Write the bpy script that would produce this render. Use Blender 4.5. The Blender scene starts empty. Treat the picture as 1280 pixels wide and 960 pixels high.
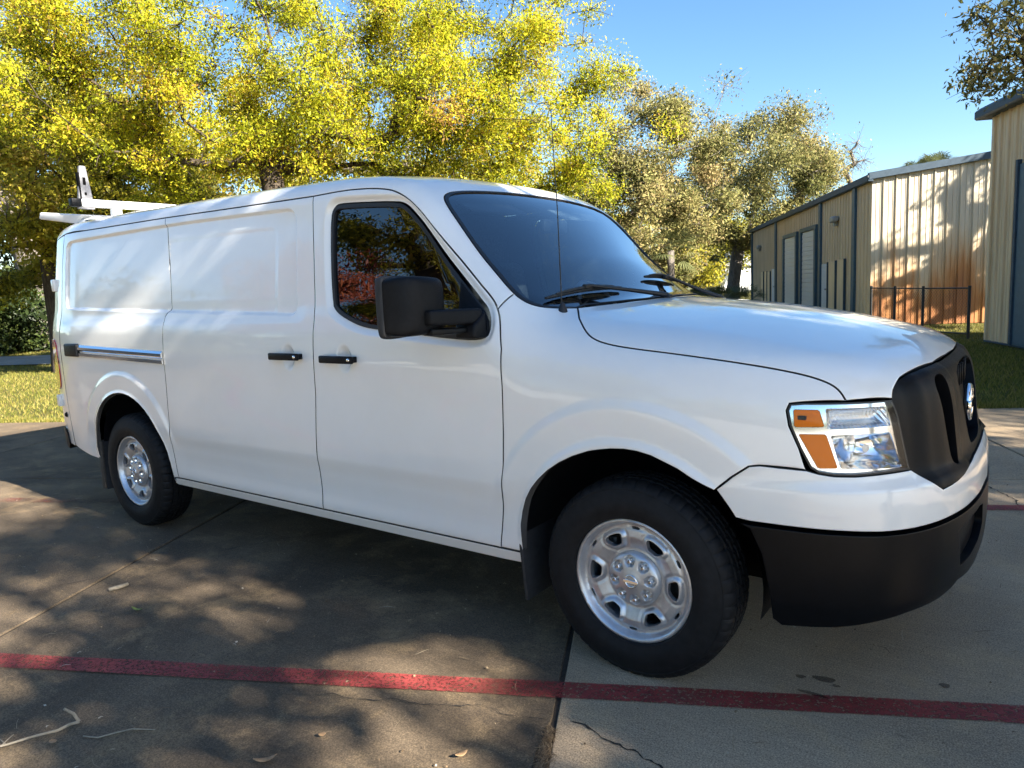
import bpy, bmesh, math, random
import numpy as np
from mathutils import Matrix, Vector
from mathutils.geometry import delaunay_2d_cdt

random.seed(7); np.random.seed(7)
SC = bpy.context.scene
COL = SC.collection
rad = math.radians

# ------------------------------------------------------------------ camera
CAM_LOC = (1.2127, -3.3116, 1.4968)
YAW, PITCH, ROLL, FPX = .63442, .13368, -.04677, 908.28
fw = Vector((-math.sin(YAW)*math.cos(PITCH), math.cos(YAW)*math.cos(PITCH), -math.sin(PITCH)))
rt = fw.cross(Vector((0, 0, 1))).normalized(); up = rt.cross(fw)
r2 = rt*math.cos(ROLL)+up*math.sin(ROLL); u2 = -rt*math.sin(ROLL)+up*math.cos(ROLL)
cd = bpy.data.cameras.new('camera'); cam = bpy.data.objects.new('camera', cd); COL.objects.link(cam)
cd.sensor_width = 36; cd.lens = FPX/1280*36; cd.clip_start = .05; cd.clip_end = 3000
M3 = Matrix((r2, u2, -fw)).transposed()
cam.matrix_world = Matrix.Translation(CAM_LOC) @ M3.to_4x4()
SC.camera = cam

# ------------------------------------------------------------------ sky, sun, exposure
SUN_EL, SUN_AZ = rad(31), rad(-2.4)          # azimuth from +X, negative towards -Y
sun_dir = Vector((math.cos(SUN_EL)*math.cos(SUN_AZ), math.cos(SUN_EL)*math.sin(SUN_AZ), math.sin(SUN_EL)))
world = bpy.data.worlds.new('World'); SC.world = world; world.use_nodes = True
wn = world.node_tree; wn.nodes.clear()
sky = wn.nodes.new('ShaderNodeTexSky'); sky.sky_type = 'NISHITA'; sky.sun_disc = False
sky.sun_elevation = SUN_EL; sky.sun_rotation = rad(90)-SUN_AZ
sky.altitude = 0; sky.air_density = 1.0; sky.dust_density = .5; sky.ozone_density = 2.6
bg = wn.nodes.new('ShaderNodeBackground'); bg.inputs[1].default_value = .05
wo = wn.nodes.new('ShaderNodeOutputWorld')
hs_ = wn.nodes.new('ShaderNodeHueSaturation'); hs_.inputs['Saturation'].default_value = 1.18
wn.links.new(sky.outputs[0], hs_.inputs['Color']); wn.links.new(hs_.outputs[0], bg.inputs[0]); wn.links.new(bg.outputs[0], wo.inputs[0])
sl = bpy.data.lights.new('sun', 'SUN'); sl.energy = 4.6; sl.angle = rad(.53); sl.color = (1, .93, .82)
sun = bpy.data.objects.new('sun', sl); COL.objects.link(sun)
sun.rotation_euler = sun_dir.to_track_quat('Z', 'Y').to_euler(); sun.location = (20, -3, 14)
SC.view_settings.view_transform = 'Standard'; SC.view_settings.look = 'None'
SC.view_settings.exposure = 2.45; SC.view_settings.gamma = 1
SC.cycles.use_denoising = True
SC.cycles.max_bounces = 8; SC.cycles.diffuse_bounces = 3; SC.cycles.glossy_bounces = 4
SC.cycles.transmission_bounces = 6; SC.cycles.transparent_max_bounces = 8
SC.cycles.caustics_reflective = False; SC.cycles.caustics_refractive = False
SC.cycles.sample_clamp_indirect = 6
SC.cycles.use_adaptive_sampling = True; SC.cycles.adaptive_threshold = .02

# ------------------------------------------------------------------ materials
MAT = {}
def mat(name, col=(.5, .5, .5), rough=.5, metal=0, spec=.5, coat=0, coat_r=.03, **k):
    m = bpy.data.materials.new(name); m.use_nodes = True
    b = m.node_tree.nodes['Principled BSDF']
    b.inputs['Base Color'].default_value = (*col, 1); b.inputs['Roughness'].default_value = rough
    b.inputs['Metallic'].default_value = metal; b.inputs['Specular IOR Level'].default_value = spec
    b.inputs['Coat Weight'].default_value = coat; b.inputs['Coat Roughness'].default_value = coat_r
    if 'emit' in k:
        b.inputs['Emission Color'].default_value = (*k['emit'], 1); b.inputs['Emission Strength'].default_value = k.get('es', 1)
    MAT[name] = m
    return m
def nt(m):
    t = m.node_tree
    def N(ty, **k):
        n = t.nodes.new('ShaderNode'+ty)
        for a, v in k.items():
            if a.startswith('i_'):
                key = a[2:]
                n.inputs[int(key) if key.isdigit() else key].default_value = v
            else: setattr(n, a, v)
        return n
    L = t.links.new
    return t, N, L, t.nodes['Principled BSDF']
def ramp(N, stops):
    r = N('ValToRGB'); e = r.color_ramp.elements
    while len(e) < len(stops): e.new(.5)
    for q, (p, c) in zip(e, stops):
        q.position = p; q.color = (*c, 1) if len(c) == 3 else c
    return r
def noise(N, L, co, scale, detail=6, rough=.6, dist=0):
    n = N('TexNoise'); n.inputs['Scale'].default_value = scale; n.inputs['Detail'].default_value = detail
    n.inputs['Roughness'].default_value = rough; n.inputs['Distortion'].default_value = dist
    L(co, n.inputs['Vector']); return n.outputs['Fac']
def mixc(N, L, f, a, b, mode='MIX'):
    m = N('Mix', data_type='RGBA', blend_type=mode)
    for s, v in ((0, f), (6, a), (7, b)):
        if hasattr(v, 'is_output'): L(v, m.inputs[s])
        elif isinstance(v, (int, float)): m.inputs[s].default_value = v
        else: m.inputs[s].default_value = (*v, 1)
    return m.outputs[2]
def speck(name, col, rough=.5, var=.15, scale=30, bump=0, bscale=200, **k):
    """a plain material with fine colour variation and relief"""
    m = mat(name, col, rough, **k); t, N, L, b = nt(m)
    co = N('TexCoord').outputs['Object']
    f = noise(N, L, co, scale, 8, .65)
    r = ramp(N, [(.3, tuple(c*(1-var) for c in col)), (.7, tuple(min(1, c*(1+var)) for c in col))])
    L(f, r.inputs[0]); L(r.outputs[0], b.inputs['Base Color'])
    if bump:
        bn = N('Bump'); bn.inputs['Strength'].default_value = bump; bn.inputs['Distance'].default_value = .004
        L(noise(N, L, co, bscale, 4), bn.inputs['Height']); L(bn.outputs[0], b.inputs['Normal'])
    return m

paint = mat('white_paint', (.80, .81, .80), .32, spec=.5, coat=1, coat_r=.025)
def _paint():
    t, N, L, b = nt(paint)
    co = N('TexCoord').outputs['Object']
    r = ramp(N, [(.35, (.89, .87, .82)), (.75, (.85, .825, .77))]); L(noise(N, L, co, 1.7, 9, .72), r.inputs[0])
    L(r.outputs[0], b.inputs['Base Color'])
    bn = N('Bump'); bn.inputs['Strength'].default_value = .035; bn.inputs['Distance'].default_value = .02
    L(noise(N, L, co, 5.5, 2, .4), bn.inputs['Height']); L(bn.outputs[0], b.inputs['Coat Normal'])
_paint()
speck('black_plastic', (.0055, .006, .0075), .42, .35, 60, .2, 900, spec=.15)
speck('bumper_plastic', (.003, .0034, .0045), .34, .25, 40, .08, 900, spec=.16)
speck('tyre_rubber', (.0105, .0105, .0112), .62, .4, 25, .3, 500, spec=.22)
mat('seam_shade', (.05, .05, .05), .8)
mat('seal_rubber', (.010, .010, .011), .45)
mat('void_black', (.004, .004, .004), .9, spec=.1)
mat('chrome', (.86, .87, .88), .07, metal=1)
speck('rim_silver', (.58, .59, .61), .36, .10, 50, .05, 300, metal=.75)
mat('lamp_chrome', (.82, .83, .85), .13, metal=1)
speck('disc_steel', (.16, .14, .13), .5, .4, 30, metal=.8)
m = mat('amber_lens', (1.0, .23, .0), .35, spec=.2); m.node_tree.nodes['Principled BSDF'].inputs['Subsurface Weight'].default_value = .0
mat('red_lens', (.42, .012, .012), .12, coat=1)
speck('seat_cloth', (.17, .17, .175), .9, .3, 80)
speck('dash_plastic', (.12, .122, .128), .7, .2, 80)
speck('headliner', (.20, .20, .20), .9, .1, 40)
mat('rack_white', (.78, .78, .77), .4)
def thin_glass(name, tint, ior=1.5, rough=.0, mult=1.0):
    m = bpy.data.materials.new(name); m.use_nodes = True; t = m.node_tree; t.nodes.clear()
    o = t.nodes.new('ShaderNodeOutputMaterial'); mx = t.nodes.new('ShaderNodeMixShader')
    tr = t.nodes.new('ShaderNodeBsdfTransparent'); tr.inputs[0].default_value = (*tint, 1)
    gl = t.nodes.new('ShaderNodeBsdfGlossy'); gl.inputs['Roughness'].default_value = rough
    fr = t.nodes.new('ShaderNodeFresnel'); fr.inputs[0].default_value = ior
    mu = t.nodes.new('ShaderNodeMath'); mu.operation = 'MULTIPLY'; mu.inputs[1].default_value = mult; mu.use_clamp = True
    t.links.new(fr.outputs[0], mu.inputs[0]); t.links.new(mu.outputs[0], mx.inputs[0])
    t.links.new(tr.outputs[0], mx.inputs[1]); t.links.new(gl.outputs[0], mx.inputs[2]); t.links.new(mx.outputs[0], o.inputs[0])
    MAT[name] = m; return m
thin_glass('windshield_glass', (.52, .66, .74), 1.6, 0, 2.5)
thin_glass('tinted_glass', (.03, .032, .035), 1.6, 0, 1.9)
thin_glass('lens_glass', (.97, .98, .98), 1.45, .0, .55)

# ------------------------------------------------------------------ object helpers
def link(o, parent=None):
    COL.objects.link(o)
    if parent: o.parent = parent
    return o
def thing(name, label, cat, loc=(0, 0, 0), rz=0, group=None):
    o = bpy.data.objects.new(name, None); link(o)
    o.location = loc; o.rotation_euler = (0, 0, rz); o.empty_display_size = .2
    o['label'] = label; o['category'] = cat
    if group: o['group'] = group
    return o
def tag(o, label, cat, group=None):
    o['label'] = label; o['category'] = cat
    if group: o['group'] = group
    return o
def kind(o, k): o['kind'] = k; return o
def mesh(name, V, Fc, material, parent=None, smooth=True, normals=None, auto=None):
    me = bpy.data.meshes.new(name)
    me.from_pydata([tuple(v) for v in V], [], [tuple(f) for f in Fc])
    me.update()
    if smooth:
        me.polygons.foreach_set('use_smooth', [True]*len(me.polygons))
    if normals is not None: me.normals_split_custom_set_from_vertices([tuple(n) for n in normals])
    elif auto:
        me.set_sharp_from_angle(angle=rad(auto))
    o = bpy.data.objects.new(name, me)
    me.materials.append(MAT[material] if isinstance(material, str) else material)
    return link(o, parent)
def bulk(name, V, Fc, material, parent=None, n=4, attrs=None, smooth=False):
    """big mesh of n-gons from numpy arrays"""
    me = bpy.data.meshes.new(name); V = np.asarray(V, np.float32); Fc = np.asarray(Fc, np.int32)
    me.vertices.add(len(V)); me.vertices.foreach_set('co', V.ravel())
    me.loops.add(Fc.size); me.loops.foreach_set('vertex_index', Fc.ravel())
    me.polygons.add(len(Fc)); me.polygons.foreach_set('loop_start', np.arange(0, Fc.size, n, dtype=np.int32))
    if smooth: me.polygons.foreach_set('use_smooth', np.ones(len(Fc), bool))
    me.update(calc_edges=True)
    for an, arr in (attrs or {}).items():
        a = me.attributes.new(an, 'FLOAT', 'FACE'); a.data.foreach_set('value', np.asarray(arr, np.float32))
    me.materials.append(MAT[material] if isinstance(material, str) else material)
    o = bpy.data.objects.new(name, me); return link(o, parent)
def box_vf(cx, cy, cz, sx, sy, sz):
    V = [(cx+sx*a/2, cy+sy*b/2, cz+sz*c/2) for a in (-1, 1) for b in (-1, 1) for c in (-1, 1)]
    return V, [(0, 1, 3, 2), (4, 6, 7, 5), (0, 4, 5, 1), (2, 3, 7, 6), (0, 2, 6, 4), (1, 5, 7, 3)]
def bevel_obj(name, V, Fc, material, parent=None, r=.01, seg=2, auto=40):
    bm = bmesh.new(); vs = [bm.verts.new(v) for v in V]
    for f in Fc: bm.faces.new([vs[i] for i in f])
    bmesh.ops.recalc_face_normals(bm, faces=bm.faces)
    if r: bmesh.ops.bevel(bm, geom=list(bm.edges), offset=r, segments=seg, profile=.5, affect='EDGES', clamp_overlap=True)
    me = bpy.data.meshes.new(name); bm.to_mesh(me); bm.free()
    me.polygons.foreach_set('use_smooth', [True]*len(me.polygons)); me.set_sharp_from_angle(angle=rad(auto))
    me.materials.append(MAT[material] if isinstance(material, str) else material)
    return link(bpy.data.objects.new(name, me), parent)
def box(name, c, s, material, parent=None, r=.008, seg=2):
    return bevel_obj(name, *box_vf(*c, *s), material, parent, r, seg)
def tube_vf(path, radii, n=8, cap=True):
    P = [Vector(p) for p in path]; V = []; Fc = []
    if not hasattr(radii, '__len__'): radii = [radii]*len(P)
    ref = None
    for i, p in enumerate(P):
        t = (P[min(i+1, len(P)-1)]-P[max(i-1, 0)]).normalized()
        if ref is None: ref = t.orthogonal().normalized()
        a = (ref-t*ref.dot(t)).normalized(); ref = a; b = t.cross(a)
        for k in range(n):
            an = 2*math.pi*k/n; V.append(tuple(p+(a*math.cos(an)+b*math.sin(an))*radii[i]))
    for i in range(len(P)-1):
        for k in range(n):
            Fc.append((i*n+k, i*n+(k+1) % n, (i+1)*n+(k+1) % n, (i+1)*n+k))
    if cap: Fc.append(tuple(range(n-1, -1, -1))); Fc.append(tuple(range((len(P)-1)*n, len(P)*n)))
    return V, Fc
def merge(*vfs):
    V = []; Fc = []
    for v, f in vfs:
        o = len(V); V += [tuple(q) for q in v]; Fc += [tuple(i+o for i in g) for g in f]
    return V, Fc
def tube(name, path, r, material, parent=None, n=8):
    return mesh(name, *tube_vf(path, r, n), material, parent, auto=50)
def lathe_vf(prof, n=48, a0=0, a1=2*math.pi):
    """profile of (radius, axial) around the Y axis; axial goes along -Y (outward on the right side)"""
    V = []; Fc = []; full = abs(a1-a0-2*math.pi) < 1e-6; m = n if full else n+1
    for r, h in prof:
        for k in range(m):
            a = a0+(a1-a0)*k/n; V.append((r*math.cos(a), -h, r*math.sin(a)))
    for i in range(len(prof)-1):
        for k in range(n):
            k2 = (k+1) % m
            Fc.append((i*m+k, i*m+k2, (i+1)*m+k2, (i+1)*m+k))
    return V, Fc

# ================================================================== THE VAN: body surface as an implicit function
def pchip(xs,ys):
    xs=np.array(xs,float);ys=np.array(ys,float)
    h=np.diff(xs);d=np.diff(ys)/h;m=np.zeros(len(xs))
    for i in range(1,len(xs)-1):
        if d[i-1]*d[i]>0:
            w1=2*h[i]+h[i-1];w2=h[i]+2*h[i-1]
            m[i]=(w1+w2)/(w1/d[i-1]+w2/d[i])
    m[0]=d[0];m[-1]=d[-1]
    def f(x):
        x=np.asarray(x,float);xc=np.clip(x,xs[0],xs[-1])
        i=np.clip(np.searchsorted(xs,xc,side='right')-1,0,len(h)-1)
        t=(xc-xs[i])/h[i];t2=t*t;t3=t2*t
        r=(2*t3-3*t2+1)*ys[i]+(t3-2*t2+t)*h[i]*m[i]+(-2*t3+3*t2)*ys[i+1]+(t3-t2)*h[i]*m[i+1]
        return r+np.where(x<xs[0],(x-xs[0])*m[0],0)+np.where(x>xs[-1],(x-xs[-1])*m[-1],0)
    return f
def sstep(a,b,x):
    t=np.clip((x-a)/(b-a),0,1);return t*t*(3-2*t)
def smax(a,b,k):
    h=np.maximum(k-np.abs(a-b),0)/k
    return np.maximum(a,b)+h*h*k*.25
_Wz=pchip([.30,.36,.42,.60,.90,1.15,1.30,1.38,1.46,1.60,1.80,1.98,2.15],
          [.940,.962,.982,.994,1.004,1.006,.999,.985,.966,.946,.917,.888,.855])
_Tc=pchip([-5.1,-4.9,-4.6,-4.0,-3.4,-2.6,-2.0,-1.6,-1.35,-1.17,-1.04,-.6,-.3,-.22,-.12,.2,.5,.8,.95,1.1],
          [2.08,2.126,2.140,2.141,2.134,2.122,2.110,2.098,2.078,2.046,1.986,1.632,1.428,1.412,1.400,1.366,1.316,1.244,1.196,1.13])
_q=pchip([0,.2,.4,.6,.75,.85,.93,1.0,1.1],[0,.007,.03,.085,.165,.26,.40,.62,1.0])
_Nz=pchip([.25,.33,.42,.55,.72,.79,.83,.90,1.02,1.10,1.17,1.24],
          [.96,1.015,1.05,1.060,1.060,1.052,1.022,1.012,1.000,.985,.955,.90])
def rrect(x,z,x0,x1,z0,z1,r):
    cx,cz=(x0+x1)/2,(z0+z1)/2
    qx=np.abs(x-cx)-(x1-x0)/2+r;qz=np.abs(z-cz)-(z1-z0)/2+r
    return np.hypot(np.maximum(qx,0),np.maximum(qz,0))+np.minimum(np.maximum(qx,qz),0)-r
def W(x,z):
    w=_Wz(z)
    w=w-.25*np.maximum(-4.25-x,0)**2
    w=w-.05*np.maximum(x-.30,0)**2
    return w
def F(x,y,z):
    ay=np.abs(y)
    a=ay-W(x,z)
    hood=sstep(-1.0,-.2,x)
    crown=(.032*(ay/.75)**2.4)*(1-hood)+hood*(.055*(ay/.75)**2.0)
    wsb=np.exp(-((x+.62)/.36)**2)   # windscreen bows back toward its sides
    tc=_Tc(x+ .09*wsb*(ay/.8)**2)
    sl=(_Tc(x+.01)-_Tc(x-.01))/.02
    b=(z-(tc-crown))/np.sqrt(1+sl*sl)
    c=(x-(_Nz(z)-_q(ay)))
    gq=(_q(ay+.01)-_q(ay-.01))/.02
    c=c/np.sqrt(1+gq*gq)
    e=-(x+5.04)
    k1=.11*(1-hood)+.26*hood
    v=smax(a,b,k1)
    v=smax(v,c,.10)
    v=smax(v,e,.20)
    return v
def grad(x,y,z,h=2e-3):
    gx=F(x+h,y,z)-F(x-h,y,z);gy=F(x,y+h,z)-F(x,y-h,z);gz=F(x,y,z+h)-F(x,y,z-h)
    n=np.sqrt(gx*gx+gy*gy+gz*gz)+1e-12
    return gx/n,gy/n,gz/n
def poly_sdf(px, pz, poly):
    """signed distance to a polygon (negative inside), vectorised"""
    P = np.asarray(poly, float); A = P; B = np.roll(P, -1, 0)
    d2 = np.full(px.shape, 1e9); ins = np.zeros(px.shape, bool)
    for (ax, az), (bx, bz) in zip(A, B):
        ex, ez = bx-ax, bz-az; wx, wz = px-ax, pz-az
        t = np.clip((wx*ex+wz*ez)/(ex*ex+ez*ez+1e-12), 0, 1)
        d2 = np.minimum(d2, (wx-ex*t)**2+(wz-ez*t)**2)
        c = ((az > pz) != (bz > pz)) & (px < (bx-ax)*(pz-az)/(bz-az+1e-15)+ax)
        ins ^= c
    return np.where(ins, -1, 1)*np.sqrt(d2)
def smooth_poly(P, n=2):
    P = np.asarray(P, float)
    for _ in range(n):
        Q = np.roll(P, -1, 0); P = np.stack([.75*P+.25*Q, .25*P+.75*Q], 1).reshape(-1, P.shape[1])
    return P
WIN = smooth_poly([(-1.622,1.86),(-1.600,1.925),(-1.53,1.93),(-1.186,1.903),(-1.120,1.888),(-1.059,1.841),(-.983,1.770),(-.862,1.634),(-.697,1.462),(-.632,1.40),(-.610,1.33),(-.625,1.287),(-.768,1.285),(-1.211,1.327),(-1.335,1.338),(-1.441,1.367),(-1.55,1.414),(-1.590,1.462)], 2)
RECESS = smooth_poly([(-4.50,1.955),(-4.30,1.956),(-3.08,1.962),(-2.02,1.941),(-1.875,1.935),(-1.862,1.80),(-1.848,1.50),(-1.842,1.402),(-1.96,1.405),(-3.069,1.440),(-4.36,1.482),(-4.475,1.485),(-4.49,1.60),(-4.505,1.86)], 3)
RECESS2 = smooth_poly([(-3.9,1.87),(-2.15,1.857),(-2.04,1.853),(-2.036,1.75),(-2.03,1.52),(-2.035,1.30),(-3.9,1.30)], 3)
def details(x, z):
    """pressed-in and raised features of the side sheet metal, in metres outwards"""
    d = -.016*sstep(.008, -.010, poly_sdf(x, z, RECESS))
    d = d-.0022*sstep(.016, -.016, poly_sdf(x, z, RECESS2))*(x > -3.09)*sstep(.010, -.016, poly_sdf(x, z, RECESS))
    d = d-.022*sstep(.036, .004, poly_sdf(x, z, WIN))
    for cx, cz, r2 in ((-.005, .435, .650), (-3.68, .44, .635)):
        r = np.hypot(x-cx, (z-cz))
        d = d+.013*sstep(r2, r2-.048, r)*sstep(.56, .74, z)
        d = d+.012*sstep(.505, .47, r)*sstep(.40, .55, z)
    for cx, cz in ((-1.468, 1.192), (-1.893, 1.192)):
        d = d-.030*sstep(1.0, .20, np.hypot((x-cx)/.056, (z-cz)/.072))
    lo = sstep(-3.2, -3.0, x)*sstep(-.45, -.7, x)
    zc = .66-.045*(x+.55)/1.2*0
    d = d+lo*(.012*sstep(.60, .70, z)*sstep(1.05, .70, z)-.006*sstep(.62, .52, z)*sstep(.42, .5, z))
    d = d-.006*sstep(1.36, 1.40, z)*sstep(1.5, 1.41, z)*sstep(-1.75, -1.85, x)*sstep(-4.6, -4.45, x)
    return d
class Planar:
    def __init__(s, A, B, D, t0=-3, t1=3, n=90):
        s.A, s.B, s.D = (np.array(v, float)/np.linalg.norm(v) for v in (A, B, D)); s.t = (t0, t1, n)
    def uv(s, P): return np.stack([P@s.A, P@s.B], 1)
    def ray(s, uv):
        return uv[:, :1]*s.A+uv[:, 1:]*s.B+s.D*s.t[0], np.tile(s.D, (len(uv), 1)), s.t[1]-s.t[0], s.t[2]
class Radial:            # around an axis parallel to X
    def __init__(s, z0, R=1.6, sc=.9, depth=1.45): s.z0, s.R, s.sc, s.dep = z0, R, sc, depth
    def uv(s, P): return np.stack([P[:, 0], np.arctan2(-P[:, 1], P[:, 2]-s.z0)*s.sc], 1)
    def ray(s, uv):
        th = uv[:, 1]/s.sc; d = np.stack([np.zeros(len(th)), -np.sin(th), np.cos(th)], 1)
        O = d*s.R; O[:, 0] += uv[:, 0]; O[:, 2] += s.z0
        return O, -d, s.dep, 40
class Cyl:               # around a vertical axis
    def __init__(s, x0, R=1.5, sc=.9, depth=1.4, rear=False): s.x0, s.R, s.sc, s.dep, s.sg = x0, R, sc, depth, -1 if rear else 1
    def uv(s, P): return np.stack([np.arctan2(-P[:, 1], s.sg*(P[:, 0]-s.x0))*s.sc, P[:, 2]], 1)
    def ray(s, uv):
        ph = uv[:, 0]/s.sc; d = np.stack([s.sg*np.cos(ph), -np.sin(ph), np.zeros(len(ph))], 1)
        O = d*s.R; O[:, 0] += s.x0; O[:, 2] = uv[:, 1]
        return O, -d, s.dep, 40
def root(O, D, rng, n):
    N = len(O); lo = np.zeros(N); hi = np.full(N, rng); done = np.zeros(N, bool)
    for i in range(1, n+1):
        t = rng*i/n; Q = O+D*t; f = F(Q[:, 0], Q[:, 1], Q[:, 2]) <= 0
        new = f & ~done; hi[new] = t; lo[new] = t-rng/n; done |= new
        if done.all(): break
    for _ in range(17):
        m = (lo+hi)/2; Q = O+D*m[:, None]; f = F(Q[:, 0], Q[:, 1], Q[:, 2]) <= 0
        hi = np.where(f, m, hi); lo = np.where(f, lo, m)
    return O+D*((lo+hi)/2)[:, None]
SIDE = Planar((1, 0, 0), (0, 0, 1), (0, 1, 0), -1.4, -.3, 24)
DIAG = Planar((1, 0, 0), (0, .62, .78), (0, .78, -.62), -2.4, 1.2, 60)
ROOF = Radial(1.15); HOOD = Radial(.45, 1.7); FRONT = Cyl(.05); REAR = Cyl(-4.05, 1.6, rear=True)
def ony(x, z):
    x, z = np.broadcast_arrays(np.atleast_1d(np.asarray(x, float)), np.atleast_1d(np.asarray(z, float)))
    return root(np.stack([x, np.full(x.shape, -1.4), z], 1), np.tile([0, 1., 0], (len(x), 1)), 1.35, 30)
def onz(x, y):
    x, y = np.broadcast_arrays(np.atleast_1d(np.asarray(x, float)), np.atleast_1d(np.asarray(y, float)))
    return root(np.stack([x, y, np.full(x.shape, 2.4)], 1), np.tile([0, 0, -1.], (len(x), 1)), 2.2, 50)
def side_pts(L): L = np.array(L, float); return ony(L[:, 0], L[:, 1])
def resample(P, res, closed=True):
    P = np.asarray(P, float); out = []
    n = len(P)
    for i in range(n if closed else n-1):
        a, b = P[i], P[(i+1) % n]; k = max(1, int(math.ceil(np.linalg.norm(b-a)/res)))
        for j in range(k): out.append(a+(b-a)*j/k)
    if not closed: out.append(P[-1])
    return np.array(out)
def inset(P, d):
    """move a closed 2D loop inwards by d"""
    A = np.roll(P, 1, 0); B = np.roll(P, -1, 0); t = B-A; t /= np.linalg.norm(t, axis=1)[:, None]+1e-12
    area = np.sum(P[:, 0]*B[:, 1]-B[:, 0]*P[:, 1])
    n = np.stack([-t[:, 1], t[:, 0]], 1)*(1 if area > 0 else -1)
    return P+n*d
def cdt(loops, res, ring=.0045, extra=None):
    """triangulate the area of loops[0] minus the other loops with an even grid of points inside"""
    pts = []; edges = []
    for L in loops:
        o = len(pts); pts += [tuple(q) for q in L]; edges += [(o+i, o+(i+1) % len(L)) for i in range(len(L))]
    allp = np.concatenate(loops); lo, hi = allp.min(0), allp.max(0)
    gx = np.arange(lo[0], hi[0]+res, res); gz = np.arange(lo[1], hi[1]+res, res*.87)
    X, Z = np.meshgrid(gx, gz); X = X+(np.arange(len(gz)) % 2)[:, None]*res*.5
    X, Z = X.ravel(), Z.ravel()
    def inside(x, z):
        s = poly_sdf(x, z, loops[0])
        for h in loops[1:]: s = np.maximum(s, -poly_sdf(x, z, h))
        return s
    k = inside(X, Z) < -res*.55; grid = np.stack([X[k], Z[k]], 1)
    pts += [tuple(q) for q in grid]
    if ring:
        for i, L in enumerate(loops):
            q = inset(L, ring if i == 0 else -ring); q = q[inside(q[:, 0], q[:, 1]) < -ring*.6]; pts += [tuple(a) for a in q]
    if extra is not None and len(extra):
        q = extra[inside(extra[:, 0], extra[:, 1]) < -.006]; pts += [tuple(a) for a in q]
    r = delaunay_2d_cdt([Vector(q) for q in pts], edges, [], 0, 1e-6)
    V = np.array([tuple(v) for v in r[0]]); T = np.array([f for f in r[2] if len(f) == 3], int)
    c = V[T].mean(1); T = T[inside(c[:, 0], c[:, 1]) < 0]
    a = (V[T[:, 1]]-V[T[:, 0]]); b = (V[T[:, 2]]-V[T[:, 0]])
    T = T[np.abs(a[:, 0]*b[:, 1]-a[:, 1]*b[:, 0]) > 1e-9]
    used = np.unique(T); mp = -np.ones(len(V), int); mp[used] = np.arange(len(used))
    return V[used], mp[T]
def panel(name, chart, outline, material, parent, holes=(), res=.02, gap=.003, off=0, flange=.02, det=False, disp=None, loops2d=None, ring=.0045):
    if loops2d is None:
        loops = [chart.uv(resample(np.asarray(outline, float), res))]+[chart.uv(resample(np.asarray(h, float), res)) for h in holes]
    else: loops = [np.asarray(l, float) for l in loops2d]
    if gap: loops = [inset(l, gap if i == 0 else -gap) for i, l in enumerate(loops)]
    V2, T = cdt(loops, res, ring, FEAT if det and chart is SIDE else FEAT_F if det else None)
    P = root(*chart.ray(V2)); Nn = np.stack(grad(P[:, 0], P[:, 1], P[:, 2]), 1)
    if det:
        wgt = sstep(.35, .75, -Nn[:, 1]) if isinstance(chart, Planar) else np.zeros(len(P))
        x, z = P[:, 0], P[:, 2]; h = .002
        d = details(x, z); dx = (details(x+h, z)-details(x-h, z))/(2*h); dz = (details(x, z+h)-details(x, z-h))/(2*h)
        P = P.copy(); P[:, 1] -= d*wgt; ny = np.minimum(Nn[:, 1], -.2)
        Yx, Yz = Nn[:, 0]/-ny-dx*wgt, Nn[:, 2]/-ny-dz*wgt
        N2 = np.stack([Yx, -np.ones(len(x)), Yz], 1); N2 /= np.linalg.norm(N2, axis=1)[:, None]
        Nn = np.where((wgt > 0)[:, None], N2, Nn)
    if off: P = P+Nn*off
    custom = True
    if disp is not None:
        P = P+Nn*disp(P, V2)[:, None]; custom = False
    # orientation
    fn = np.cross(P[T[:, 1]]-P[T[:, 0]], P[T[:, 2]]-P[T[:, 0]]); flip = (fn*Nn[T[:, 0]]).sum(1) < 0
    T[flip] = T[flip][:, ::-1]
    V = [tuple(q) for q in P]; Fc = [tuple(int(i) for i in t) for t in T]; NN = [tuple(q) for q in Nn]
    if flange:
        ed = {}
        for t in Fc:
            for i in range(3):
                a, b = t[i], t[(i+1) % 3]; ed[(a, b)] = 1
        bd = [(a, b) for (a, b) in ed if (b, a) not in ed]
        out = np.zeros_like(P)
        for a, b in bd:
            e = np.cross(P[b]-P[a], Nn[a]); e /= np.linalg.norm(e)+1e-12; out[a] += e; out[b] += e
        idx = {}
        for a in {v for e in bd for v in e}:
            e = out[a]/(np.linalg.norm(out[a])+1e-12)
            idx[a] = len(V); V.append(tuple(P[a])); V.append(tuple(P[a]-Nn[a]*flange+e*0)); NN += [tuple(e)]*2
            q = Nn[a]*.92+e*.38; NN[a] = tuple(q/np.linalg.norm(q)) if ring else NN[a]
        for a, b in bd: Fc.append((idx[b], idx[a], idx[a]+1, idx[b]+1))
    o = mesh(name, V, Fc, material, parent, normals=NN if custom else None, auto=None if custom else 38)
    if flange and material == 'white_paint':       # folded edges coloured dark, standing in for shade in the gaps
        o.data.materials.append(MAT['seam_shade'])
        mi = np.zeros(len(Fc), np.int32); mi[len(T):] = 1; o.data.polygons.foreach_set('material_index', mi)
    return o
def mirrored(o, parent=None):
    """the same part on the other side of the vehicle"""
    c = o.copy(); COL.objects.link(c); c.parent = parent or o.parent; c.scale = (1, -1, 1); return c

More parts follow.
